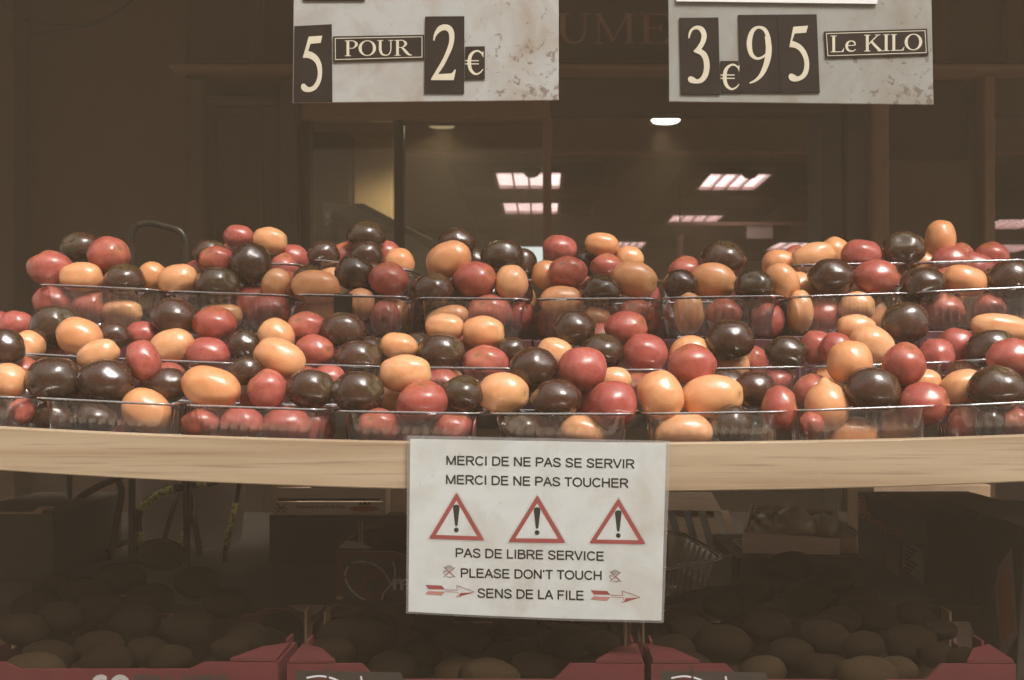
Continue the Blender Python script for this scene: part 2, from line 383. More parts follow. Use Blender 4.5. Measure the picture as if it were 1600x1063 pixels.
def ceil_pt(px, py): 
    D = (ZC - EYE) * F / (CY - py); return ((px - CX) * D / F, D)
# lamps by their corner pixels on the ceiling: (x left, x right at the near edge, y near, y far)
lamps = [(775, 876, 267, 291, 'gridded ceiling lamp behind the mullion, nearer of the two there'),
         (786, 872, 314, 331, 'gridded ceiling lamp behind the mullion, farther of the two there'),
         (1110, 1205, 269, 293, 'large slanting ceiling lamp framed by the open doorway, nearest one'),
         (1052, 1130, 334, 346, 'ceiling lamp at the end of the pale hanging rail'),
         (965, 1010, 376, 386, 'small far ceiling lamp above the yellow and red tomatoes'),
         (1218, 1300, 377, 389, 'far ceiling lamp under the hanging cards in the doorway'),
         (1566, 1640, 340, 355, 'upper ceiling lamp at the photo\'s edge beyond the brown pier'),
         (1562, 1630, 380, 392, 'lower ceiling lamp at the photo\'s edge beyond the brown pier')]
lamp_rects = []
for (xa, xb, yn, yf, lab) in lamps:
    x0, d0 = ceil_pt(xa, yn); x1, _ = ceil_pt(xb, yn); _, d1 = ceil_pt(xa, yf)
    lamp_rects.append((x0, x1, d0, d1))
    t = thing('ceiling_light', lab, 'ceiling light', ((x0+x1)/2, (d0+d1)/2, ZC), 'fluorescent lights in the shop ceiling')
    m = MB()
    for a, b in (((x0-.03, d0-.03), (x1+.03, d0)), ((x0-.03, d1), (x1+.03, d1+.03)), ((x0-.03, d0), (x0, d1)), ((x1, d0), (x1+.03, d1))):
        m.box((a[0], a[1], ZC-0.022), (b[0], b[1], ZC+0.028))
    m.build('frame', M_LOUVER, t)
    m = MB(); m.box((x0, d0, ZC+0.012), (x1, d1, ZC+0.027)); m.build('diffuser', M_LAMP, t)
    for k in range(1, 4):
        m = MB(); xx = x0 + (x1-x0)*k/4; m.box((xx-.007, d0, ZC-0.016), (xx+.007, d1, ZC+0.012)); m.build('louver', M_LOUVER, t)
    m = MB()
    for k in range(1, 7):
        dd = d0 + (d1-d0)*k/7; m.box((x0, dd-.004, ZC+0.002), (x1, dd+.004, ZC+0.011))
    m.build('louver_fins', M_LOUVER, t)
tb = bpy.data.meshes.new('ceiling_tile'); bmt = bmesh.new(); bmesh.ops.create_cube(bmt, size=1.0)
bmesh.ops.scale(bmt, vec=(TS-0.018, TS-0.018, 0.02), verts=bmt.verts); bmt.to_mesh(tb); bmt.free(); tb.materials.append(M_CEIL)
for i in range(-3, 8):
    for j in range(0, 15):
        cx, cy = 0.18 + i*TS, 7.7 + j*TS
        if any(x0-.03-TS/2 < cx < x1+.03+TS/2 and d0-.03-TS/2 < cy < d1+.03+TS/2 for x0, x1, d0, d1 in lamp_rects): 
            # cut the tile back round the lamp
            continue
        o = bpy.data.objects.new('ceiling_tile', tb); col.objects.link(o); o.location = (cx, cy, ZC+0.012); o.parent = ceil
for px, py, lab, pw in ((690, 190, 'dim round downlight in the soffit over the sand coloured column', 7.5), (1040, 183, 'bright round downlight just under the price board for kilos', 6.0)):
    D = (ZS-EYE)*F/(CY-py); x = (px-CX)*D/F
    t = thing('downlight', lab, 'ceiling light', (x, D, ZS), 'downlights in the shop soffit')
    m = MB(); m.tube([(x, D, ZS-0.012), (x, D, ZS-0.003)], [0.062, 0.066], 32); m.build('trim_ring', M_DARKF, t, smooth=False)
    m = MB(); m.tube([(x, D, ZS-0.019), (x, D, ZS-0.0125)], [0.048, 0.055], 32); m.build('lens', M_SPOT if px > 900 else M_SPOTDIM, t)
    ld = bpy.data.lights.new('downlight_beam', 'SPOT'); ld.energy = pw; ld.spot_size = R(160 if px < 900 else 110); ld.spot_blend = 0.5; ld.color = (1, 0.9, 0.66); ld.shadow_soft_size = 0.05
    lo = bpy.data.objects.new('downlight_beam', ld); col.objects.link(lo); lo.parent = t; lo.location = (0, 0, -0.03)
for px, py, lab in ((831, 262, 'dark dome detector in front of the gridded lamp by the mullion'), (1172, 264, 'dark dome detector on the edge of the slanting lamp')):
    x, d = ceil_pt(px, py); m = MB(); m.tube([(x, d, ZC-0.01-0.07*math.sin(a)) for a in [R(v) for v in range(0, 90, 15)]] , [0.075*math.cos(R(v)) for v in range(0, 90, 15)], 20)
    tag(centre_origin(m.build('smoke_detector', M_DARKF, None, smooth=True)), lab, 'smoke detector', 'dome detectors on the shop ceiling')

# sand coloured column, staircase and things inside the shop
x0, x1 = fx(553, 4.7), fx(612, 4.7)
t = thing('interior_column', 'sand coloured column lit by a downlight inside the window', 'column', ((x0+x1)/2, 4.85, 0.03))
m = MB(); m.box((x0, 4.7, 0.03), (x1+0.004, 5.0-0.01, ZS)); m.build('shaft', M_SAND, t, bevel=0.004)
m = MB(); m.box((fx(480, 4.6), 4.6, 0.03), (x0-0.004, 4.94, ZS)); tag(centre_origin(m.build('wall_pier', M_MATTEDARK, None)), 'dark pier inside the window beside the sand coloured column', 'pier')
t = thing('staircase', 'grey veneered stair side with dark sloping handrail behind the window', 'staircase', (fx(560, 4.4), 4.45, 0.03))
pl = [P(504, 316, 4.4), P(560, 322, 4.4), P(700, 402, 4.4), P(700, 640, 4.4), P(504, 640, 4.4)]
for p in pl[3:]: p.z = 0.03
m = MB(); m.prism(pl, (0, 0.04, 0)); m.build('side_panel', M_PANELW, t)
m = MB(); m.prism([P(548, 318, 4.38), P(568, 318, 4.38), P(720, 398, 4.38), P(720, 416, 4.38)], (0, 0.07, 0)); m.build('handrail', M_DARKF, t, bevel=0.003)
for py in (338, 351):
    m = MB(); c = P(511, py, 4.398); m.tube([c, c + Vector((0, -0.012, 0))], 0.007, 12); m.build('bolt', M_WHITE, t)
a = P(795, 386, 9.0); m = MB(); m.box((a.x, 9.0, a.z-0.18), (a.x+0.32, 9.04, a.z)); tag(centre_origin(m.build('monitor', M_SCREEN)), 'small lit white screen glimpsed between the dark tomatoes', 'screen')
m = MB(); m.box((a.x+.05, 9.01, 0.03), (a.x+0.27, 9.3, a.z-0.181)); tag(centre_origin(m.build('monitor_stand', M_DARKF)), 'dark stand under the lit white screen in the shop', 'stand')
# hanging rail with cards
D = 9.6
t = thing('hanging_rail', 'pale rail hung under the ceiling inside the doorway', 'rail', P(1165, 349, D))
p0, p1 = P(1044, 347, D), P(1292, 349, D)
m = MB(); m.box((p0.x, D, p0.z-.03), (p1.x, D+.04, p0.z)); m.build('bar', M_LETTER, t)
for xx in (p0.x+.1, p1.x-.1):
    m = MB(); m.tube([(xx, D+.02, p0.z-.002), (xx, D+.02, ZC+0.02)], 0.005, 6); m.build('hanger', M_GRID, t)
for xa, xb, lab in ((1167, 1208, 'pinkish blank card hung on the rail, beside the far lamp'), (1236, 1276, 'dim brown card hung on the rail, farther from the slanting lamp')):
    m = MB(); q0 = P(xa, 352, D); q1 = P(xb, 373, D); m.box((q0.x, D+.01, q1.z), (q1.x, D+.03, q0.z+.01))
    tag(centre_origin(m.build('hanging_card', MATS.get('pale_plastic_tub') if xa < 1200 else M_INWALL)), lab, 'hanging card', 'cards hung on the rail in the shop')
m = MB(); q = P(1068, 352, D); m.tube([(q.x, D+.3, 0.03), (q.x, D+.3, q.z-0.05)], 0.03, 10); m.box((q.x-.12, D+.18, 0.03), (q.x+.12, D+.42, 0.07))
m.tube([(q.x, D+.3, fz(408, D)), (q.x+.12, D+.3, fz(412, D))], 0.015, 8)
tag(centre_origin(m.build('shop_post', M_LETTER)), 'thin brownish post standing inside the open doorway', 'post')
m = MB(); m.box((0.4, 11.5, 0.03), (3.6, 12.2, 1.95)); m.box((0.45, 11.45, 0.9), (3.55, 11.499, 0.95)); m.box((0.45, 11.45, 1.4), (3.55, 11.499, 1.45))
tag(centre_origin(m.build('store_shelving', M_DARKF)), 'dark shelving unit deep inside the shop', 'shelving')

# ------------------------------------------------------------------ shop front (one thing with its parts)
sf = thing('shop_facade', 'brown painted timber shop front with panels, window and open doorway', 'shop front', (0, FD, 0))
def fbox(name, x0, y0, x1, y1, d0, d1, mt, bevel=0.006, zbot=None, ztop=None):
    """a piece of the shop front from photograph pixels on the shop front plane; d0, d1 depth offsets"""
    m = MB(); m.box((fx(x0), FD+d0, zbot if zbot is not None else fz(y1)), (fx(x1), FD+d1, ztop if ztop is not None else fz(y0)))
    return m.build(name, mt, sf, bevel=bevel)
TOP = 4.2
fbox('pilaster', -900, 0, 45, 0, -0.10, 0.30, M_BROWN2, zbot=0, ztop=TOP)
fbox('wall_panel', 45.5, 0, 292, 0, 0.0, 0.25, M_BROWN, zbot=0, ztop=TOP)
fbox('post', 292.5, 125, 322, 0, -0.02, 0.22, M_BROWN2, zbot=0)
fbox('recessed_panel', 322.5, 150, 440, 0, 0.07, 0.2, M_BROWN, zbot=0)
for a in ((322.5, 150, 452, 163), ): fbox('rail', *a, 0.0, 0.06, M_BROWN2)
fbox('stile', 322.5, 163.5, 332, 0, 0.02, 0.06, M_BROWN, zbot=0.8); fbox('stile', 412, 163.5, 440, 0, 0.0, 0.06, M_BROWN2, zbot=0.8)
fbox('moulding', 402, 164, 411.5, 0, 0.03, 0.065, M_BROWN, zbot=0.8, bevel=0.008); fbox('moulding', 332.5, 164, 402, 172, 0.03, 0.065, M_BROWN)
fbox('jamb', 440.5, 125, 466, 0, -0.03, 0.12, M_DARKF, zbot=0)
# fascia with sunk panels and a projecting ledge
fbox('fascia_board', 292.5, 0, 1478, 107.5, 0.02, 0.20, M_BROWN2, ztop=TOP)
fbox('fascia_board', 1478.5, 0, 2600, 107.5, 0.02, 0.20, M_BROWN2, ztop=TOP)
fbox('fascia_stile', 395, 0, 412, 99, -0.02, 0.019, M_BROWN, ztop=TOP)
fbox('fascia_stile', 1568, 0, 1592, 99, -0.02, 0.019, M_BROWN, ztop=TOP)
fbox('fascia_stile', 1455, 0, 1478, 99, -0.02, 0.019, M_BROWN, ztop=TOP)
fbox('fascia_rail', 292.5, 99.5, 2600, 107, -0.012, 0.019, M_BROWN2)
fbox('fascia_moulding', 292.5, 89.5, 1454, 95, 0.0, 0.0195, M_BROWN)
fbox('fascia_moulding', 1479, 93, 1567, 97, 0.0, 0.0195, M_BROWN)
fbox('fascia_ledge', 275, 108, 2600, 117, -0.07, 0.18, M_FRAME, bevel=0.012)
# window and doorway heads
fbox('window_head', 466.5, 118, 860, 184, 0.02, 0.13, M_FRAME, bevel=0.008)
fbox('door_head', 860.5, 118, 1290, 172, 0.03, 0.13, M_BROWN2)
fbox('mullion', 614, 184.5, 628, 0, 0.03, 0.09, M_MATTEDARK, zbot=0.0, bevel=0)
fbox('mullion', 848, 184.5, 862, 0, 0.01, 0.11, M_FRAME, zbot=0.0)
fbox('window_stile', 466.5, 184.5, 480, 0, 0.03, 0.10, M_MATTEDARK, zbot=0.0)
fbox('window_sill', 480.5, 470, 613.5, 0, 0.03, 0.12, M_BROWN, zbot=0.0); fbox('window_sill', 628.5, 470, 847.5, 0, 0.03, 0.12, M_BROWN, zbot=0.0)
fbox('pane', 480.2, 184.2, 613.8, 469.8, 0.058, 0.062, M_GLASS, bevel=0); fbox('pane', 628.2, 184.2, 847.8, 469.8, 0.058, 0.062, M_GLASS, bevel=0)
# piers and panels beside the doorway
fbox('jamb', 1290.5, 118, 1325, 0, 0.05, 0.25, M_DARKF, zbot=0); fbox('jamb', 1325.5, 118, 1358, 0, 0.02, 0.25, M_DARKF, zbot=0)
fbox('stile', 1358.5, 118, 1386, 0, -0.03, 0.2, M_FRAME, zbot=0, bevel=0.01)
fbox('recessed_panel', 1386.5, 248, 1524, 0, 0.02, 0.2, M_BROWN2, zbot=0); fbox('upper_panel', 1386.5, 118, 1524, 247.5, 0.06, 0.2, M_MATTEDARK)
fbox('stile', 1524.5, 118, 1536, 0, 0.05, 0.2, M_DARKF, zbot=0); fbox('stile', 1536.5, 118, 1554, 0, -0.01, 0.2, M_FRAME, zbot=0)
fbox('door_head', 1554.5, 118, 1990, 172, 0.03, 0.13, M_BROWN2); fbox('pilaster', 1990.5, 118, 2600, 0, 0, 0.3, M_BROWN2, zbot=0)
m = MB(); m.box((fx(-900), FD+.2, fz(125)), (fx(2600), FD+.45, TOP)); tag(m.build('upper_wall', M_BROWN2), kind='structure')

# ------------------------------------------------------------------ serif lettering (flat print)
def ribbon(pts, n=7, closed=False):
    q = crom(pts, n, closed); m = len(q); L = []; Rr = []
    for i in range(m):
        a = q[(i-1) % m] if closed else q[max(i-1, 0)]; b = q[(i+1) % m] if closed else q[min(i+1, m-1)]
        t = b[:2]-a[:2]; t = t/(np.linalg.norm(t)+1e-9); nn = np.array([-t[1], t[0]])
        L.append(q[i][:2]+nn*q[i][2]/2); Rr.append(q[i][:2]-nn*q[i][2]/2)
    polys = []
    for i in range(m if closed else m-1):
        j = (i+1) % m; polys.append([L[i], L[j], Rr[j], Rr[i]])
    return polys
def rect(x0, y0, x1, y1): return [[(x0, y0), (x1, y0), (x1, y1), (x0, y1)]]
def tri(a, b, c): return [[a, b, c]]
T_, t_ = 0.155, 0.055
def stem(x, wd=T_, lo=0, hi=1, serif=0.09):
    s = [rect(x-wd/2, lo, x+wd/2, hi)]
    if lo == 0: s.append(rect(x-wd/2-serif, 0, x+wd/2+serif, 0.045))
    if hi == 1: s.append(rect(x-wd/2-serif, 0.955, x+wd/2+serif, 1))
    return s
def glyph(ch):
    """list of strokes (each a list of polygons) in cap-height units, and the advance"""
    if ch == 'P': return stem(.2)+[ribbon([(.2,.972,.055),(.5,.965,.06),(.68,.75,.15),(.5,.515,.06),(.26,.51,.05)])], .80
    if ch == 'R': return stem(.2)+[ribbon([(.2,.972,.055),(.5,.965,.06),(.66,.76,.15),(.5,.545,.06),(.26,.53,.05)]), ribbon([(.45,.53,.10),(.65,.27,.16),(.82,.08,.12),(1.0,.022,.05)])], .98
    if ch == 'O': return [ribbon([(.48+.40*math.cos(a), .5+.47*math.sin(a), .055+.115*math.cos(a)**2) for a in [2*math.pi*k/16 for k in range(16)]], 4, True)], 1.0
    if ch == 'U': return [ribbon([(.2,1,.15),(.2,.7,.15),(.205,.38,.15),(.30,.12,.12),(.50,.035,.075),(.68,.10,.065),(.785,.36,.06),(.79,.7,.06),(.79,1,.06)]), rect(.03,.955,.37,1), rect(.66,.955,.92,1)], .96
    if ch == 'L': return stem(.2)+[rect(.2,0,.70,.05), tri((.60,.0),(.74,.0),(.78,.26))], .80
    if ch == 'I': return stem(.2), .42
    if ch == 'K': return stem(.2)+[ribbon([(.26,.42,.065),(.5,.68,.065),(.80,.98,.065)]), ribbon([(.42,.60,.14),(.65,.32,.15),(.92,.02,.15)]), rect(.62,.955,.92,1), rect(.76,0,1.06,.045)], 1.04
    if ch == 'e': return [ribbon([(.13,.38,.05),(.35,.385,.05),(.58,.39,.05)]), ribbon([(.58,.39,.07),(.54,.57,.09),(.36,.655,.06),(.18,.56,.12),(.11,.34,.14),(.19,.12,.12),(.37,.035,.08),(.50,.06,.06),(.62,.15,.04)])], .70
    if ch == 'M': return stem(.16,.055)+[ribbon([(.13,.98,.12),(.42,.5,.13),(.62,.06,.11)]), ribbon([(.58,.04,.05),(.82,.5,.055),(1.07,.98,.055)])]+stem(1.12, .15), 1.36
    if ch == 'E': return stem(.2)+[rect(.2,.95,.74,1), rect(.2,0,.76,.05), rect(.2,.49,.60,.54), tri((.66,1),(.75,1),(.77,.80)), tri((.64,0),(.77,0),(.82,.23)), tri((.52,.515),(.61,.66),(.61,.38))], .86
    return [], 0.35
def print_polys(mb, strokes, f, step=0.00006):
    """lay flat strokes on a surface; f(x, y, lift) -> world"""
    for k, s in enumerate(strokes):
        for p in s:
            mb.add([f(x, y, k*step) for x, y in p], [list(range(len(p)))])

# plain grotesque capitals: advance and strokes ('l' straight runs, 'c' curves, 'o' closed curves)
SW = 0.172
def V_(x, a=0, b=1): return ('l', [(x, a), (x, b)])
def H_(y, a, b): return ('l', [(a, y), (b, y)])
GROT = {' ': (.39, []), 'I': (.39, [V_(.195)]), 'E': (.93, [V_(.15), H_(.93, .15, .84), H_(.52, .15, .80), H_(.07, .15, .86)]), 'F': (.85, [V_(.15), H_(.93, .15, .80), H_(.50, .15, .70)]),
 'L': (.78, [V_(.15), H_(.07, .15, .74)]), 'T': (.85, [V_(.425), H_(.93, .03, .82)]), 'H': (1.0, [V_(.15), V_(.85), H_(.52, .15, .85)]),
 'M': (1.16, [V_(.15), V_(1.01), ('l', [(.15, .98), (.58, .04)]), ('l', [(1.01, .98), (.58, .04)])]), 'N': (1.0, [V_(.15), V_(.85), ('l', [(.15, .97), (.85, .03)])]),
 'V': (.93, [('l', [(.06, 1), (.465, .02)]), ('l', [(.87, 1), (.465, .02)])]), 'A': (.93, [('l', [(.06, 0), (.465, .98)]), ('l', [(.87, 0), (.465, .98)]), H_(.36, .2, .73)]),
 'P': (.93, [V_(.15), ('c', [(.15, .93), (.52, .93), (.76, .86), (.82, .70), (.75, .53), (.52, .46), (.15, .46)])]),
 'R': (1.0, [V_(.15), ('c', [(.15, .93), (.56, .93), (.80, .87), (.86, .71), (.79, .56), (.56, .49), (.15, .49)]), ('l', [(.54, .49), (.92, .0)])]),
 'B': (.93, [V_(.15), ('c', [(.15, .93), (.50, .93), (.71, .88), (.76, .74), (.70, .60), (.50, .54), (.15, .54)]), ('c', [(.15, .54), (.54, .54), (.78, .46), (.83, .30), (.77, .14), (.54, .07), (.15, .07)])]),
 'D': (1.0, [V_(.15), ('c', [(.15, .93), (.42, .93), (.68, .88), (.83, .73), (.88, .5), (.83, .27), (.68, .12), (.42, .07), (.15, .07)])]),
 'C': (1.0, [('c', [(.54+.42*math.cos(R(a)), .5+.435*math.sin(R(a))) for a in range(38, 325, 22)])]), 'O': (1.09, [('o', [(.545+.44*math.cos(R(a)), .5+.435*math.sin(R(a))) for a in range(0, 360, 24)])]),
 'U': (1.0, [('c', [(.15, 1), (.15, .7), (.15, .38), (.24, .15), (.5, .07), (.76, .15), (.85, .38), (.85, .7), (.85, 1)])]),
 'S': (.93, [('c', [(.80, .71), (.71, .87), (.47, .935), (.23, .87), (.16, .71), (.28, .57), (.62, .46), (.80, .31), (.73, .13), (.46, .065), (.20, .13), (.11, .31)])]), '\u2019': (.31, [('l', [(.155, 1.0), (.13, .74)])])}
def grot_stroke(st_):
    kd, pts = st_; q = [(x, y, SW) for x, y in pts]
    return ribbon(q, 1 if kd == 'l' else 4, kd == 'o')

# letters UME on the fascia: part of a longer word hidden behind the price boards
lt = thing('shop_lettering', 'faded brown serif letters UME on the fascia between the price boards', 'lettering', P(960, 60, FD))
for ch, px, wd in (('U', 868, 56), ('M', 928, 68), ('E', 999, 50)):
    st, adv = glyph(ch); mb = MB()
    print_polys(mb, st, lambda x, y, l: Vector((fx(px+x*wd/adv), FD+0.017-l, fz(66-y*47.5))))
    mb.build('letter', M_LETTER, lt)
# graffiti tag on the recessed panel, cable at the top
gr = thing('graffiti_scribble', 'small dark scribbled tag on the brown panel behind the back tomatoes', 'graffiti', P(360, 355, FD))
for pts in ([(333,348),(345,346),(357,343)], [(346,347),(345,356),(347,366)], [(356,356),(352,362),(357,366),(361,360),(356,356)], [(362,340),(365,352),(368,362)], [(362,341),(371,337),(372,346),(364,351),(376,352),(377,362),(367,364)],
            [(381,356),(378,362),(383,366),(388,360),(384,355)], [(388,354),(391,362),(398,358)], [(330,362),(334,364)]):
    mb = MB(); print_polys(mb, [ribbon([(x, y, 1.8) for x, y in pts])], lambda x, y, l: Vector((fx(x), FD+0.0685, fz(y)))); mb.build('paint_stroke', M_CABLE, gr)
cb = thing('hanging_cable', 'thin dark cables sagging across the top corner of the wall', 'cable', P(90, 40, FD-0.06))
for pts in ([(-60,-30),(5,12),(45,33),(90,39),(150,34),(200,4),(230,-40)], [(50,52),(95,49),(140,40),(165,30),(205,2),(240,-40)]):
    mb = MB(); mb.tube([P(x, y, FD-0.012 if x > 46 else FD-0.112) for x, y in crom(pts, 8)], 0.004, 6); mb.build('wire', M_CABLE, cb, smooth=True)

# ------------------------------------------------------------------ tiers of the display
D1, D2, D3, D4, D5 = 1.345, 1.475, 1.625, 1.765, 1.90
DROW = {1: D1, 2: D2, 3: D3, 4: D4, 5: D5}
RIMB = {1: 645.8, 2: 577.5, 3: 467.0, 4: 417.0}
HT = 0.056
def bow(px, row=1):
    k = (3.2e-5 if px < 900 else 3.6e-5) * (0.55 if row == 4 else 1.0)
    return k*(px-900)**2
def rim_z(row, px): return EYE - (RIMB[row]+(20 if row == 4 and 640 < px < 1230 else 0)-bow(px, row)-CY)*DROW[row]/F
def px_of(x, D): return CX + x*F/D

st = thing('display_stand', 'wooden stall stand with a thick pine front board under the tomatoes', 'display stand', (0, 1.6, 0))
# front board: sagging pine plank
def sagging(mb, xs, ztop, zbot, y0, y1):
    n = len(xs); vs = []
    for x in xs:
        a, b = ztop(x), zbot(x); vs += [(x, y0, a), (x, y1, a), (x, y1, b), (x, y0, b)]
    fs = [(0, 1, 2, 3), ((n-1)*4+3, (n-1)*4+2, (n-1)*4+1, (n-1)*4)]
    for i in range(n-1):
        for k in range(4): fs.append((i*4+k, (i+1)*4+k, (i+1)*4+(k+1) % 4, i*4+(k+1) % 4))
    mb.add(vs, fs)
BX = [-1.0 + 2.0*i/48 for i in range(49)]
def clampx(x, D): return max(-150, min(1750, px_of(x, D)))
pt = lambda x: EYE-(691.5-(3.15e-5 if clampx(x, 1.334) < 900 else 2.6e-5)*(clampx(x, 1.334)-900)**2-CY)*1.334/F
pb = lambda x: EYE-(765.5-(3.65e-5 if clampx(x, 1.334) < 950 else 3.6e-5)*(clampx(x, 1.334)-950)**2-CY)*1.334/F
mb = MB(); sagging(mb, BX, pt, pb, 1.334, 1.340)
sagging_board = MB(); sagging(sagging_board, BX, pt, pb, 1.3155, 1.3375)
sagging_board.build('front_board', M_PINE, st, bevel=0.0015)
tz = lambda row: (lambda x: rim_z(row, clampx(x, DROW[row])) - HT - 0.0025)
for row, ya, yb in ((1, 1.338, 1.470), (2, 1.4705, 1.95)):
    mb = MB(); f = tz(row); sagging(mb, BX, f, lambda x: f(x)-0.018, ya, yb); mb.build('shelf_board', M_TABLE, st)
for x in (-0.97, 0.97):
    for y in (1.37, 1.90):
        mb = MB(); mb.box((x-.025, y-.02, 0), (x+.025, y+.02, tz(1)(x)-0.019)); mb.build('leg', M_TABLE, st, bevel=0.003)
    mb = MB(); mb.box((x-.02, 1.40, 0.35), (x+.02, 1.88, 0.39)); mb.build('stretcher', M_TABLE, st, bevel=0.003)
    mb = MB(); mb.box((x-.015, 1.955, 0), (x+.015, 1.985, 1.98)); mb.build('upright', M_STEEL, st)
    mb = MB(); mb.box((x-.015, 1.395, 1.951), (x+.015, 1.985, 1.98)); mb.build('bracket_arm', M_STEEL, st)
mb = MB(); mb.tube([(-1.0, 1.40, 1.965), (1.0, 1.40, 1.965)], 0.012, 12); mb.build('hanging_bar', M_STEEL, st, smooth=True)

# ------------------------------------------------------------------ cartons under the back rows
def carton_print(t, x, y, z, hgt, k):
    mb = MB(); yy = y-0.0006
    s = 0.0009
    def mk(name, px, pz, w_, h_): 
        b = MB(); b.box((px, yy-0.0003, pz), (px+w_, yy, pz+h_)); return b.build(name, M_LILAC, t)
    b = MB()
    for (ax, az, bx, bz) in ((0, 0, .030, .0012), (0, .052, .030, .0532), (0, .0012, .0012, .052), (.0288, .0012, .030, .052), (.006, .036, .024, .0372), (.006, .030, .024, .0312), (.010, .0372, .0112, .046), (.018, .0372, .0192, .046)):
        b.box((x+.012+ax, yy-.0003, z+hgt-.064+az), (x+.012+bx, yy, z+hgt-.064+bz))
    b.build('printed_mark', M_LILAC, t)
TRX = {1: [34-240, 34, 274, 514, 757, 1000, 1243, 1483, 1723], 2: [-74, 150, 374, 598, 822, 1046, 1270, 1505, 1729],
       3: [44, 246, 452, 643, 832, 1034, 1236, 1436, 1640], 4: [300, 474, 648, 842, 1040, 1236, 1428, 1620]}
ORD = ['first', 'second', 'third', 'fourth', 'fifth', 'sixth', 'seventh', 'eighth', 'ninth']
ROWN = {1: 'front', 2: 'second', 3: 'third', 4: 'back'}
def text_mesh(txt, name, font_scale=1.0, spacing=1.0):
    cu = bpy.data.curves.new(name, 'FONT'); cu.body = txt; cu.resolution_u = 4; cu.space_character = spacing
    o = bpy.data.objects.new(name, cu); col.objects.link(o)
    me = bpy.data.meshes.new_from_object(o.evaluated_get(bpy.context.evaluated_depsgraph_get()))
    bpy.data.objects.remove(o); bpy.data.curves.remove(cu)
    v = [Vector(q.co) for q in me.vertices]; f = [list(p.vertices) for p in me.polygons]
    bpy.data.meshes.remove(me)
    x0 = min(q.x for q in v); x1 = max(q.x for q in v); y0 = min(q.y for q in v); y1 = max(q.y for q in v)
    return [((q.x-x0)/(x1-x0), (q.y-y0)/(y1-y0)) for q in v], f
def text_part(txt, fmap, mt, parent, name='lettering', bold=0.0, spacing=1.0):
    v, f = text_mesh(txt, name, spacing=spacing); mb = MB(); mb.add([fmap(x, y) for x, y in v], f)
    if bold:
        n0 = len(mb.v)
        for k, (dx, dz) in enumerate(((bold, 0), (0, bold), (-bold, 0), (0, -bold))):
            mb.add([Vector(fmap(x, y)) + Vector((dx, -0.00003*(k+1), dz)) for x, y in v], f)
    return mb.build(name, mt, parent)
def carton(row, i, xa, xb, y0, y1):
    z1 = rim_z(row, (TRX[row][i]+TRX[row][i+1])/2 if row in TRX else 800)-HT-0.0025
    xm = (xa+xb)/2; z0 = tz(2)(xm)+0.001
    t = thing('fruit_carton', f'purple printed carton under the {ORD[i]} punnet of the {ROWN[row]} row', 'carton', (xm, y0, z0), 'purple cartons under the upper punnets')
    b = MB(); b.box((xa, y0, z0), (xb, y1, z1)); b.build('box', M_PURPLE, t, bevel=0.0015)
    carton_print(t, xa, y0, z0, z1-z0, i)
    if row == 3:
        text_part('com', lambda x, y: (xa+0.125-x*0.030, y0-0.0006, z1-0.018-(y)*0.010), M_LILAC, t)
    return t
for row, ya, yb in ((3, D3+0.006, D3+0.130), (4, D4+0.004, D4+0.128)):
    for i in range(len(TRX[row])-1):
        D = DROW[row]; carton(row, i, (TRX[row][i]-CX)*D/F+0.0012, (TRX[row][i+1]-CX)*D/F-0.0012, ya, yb)

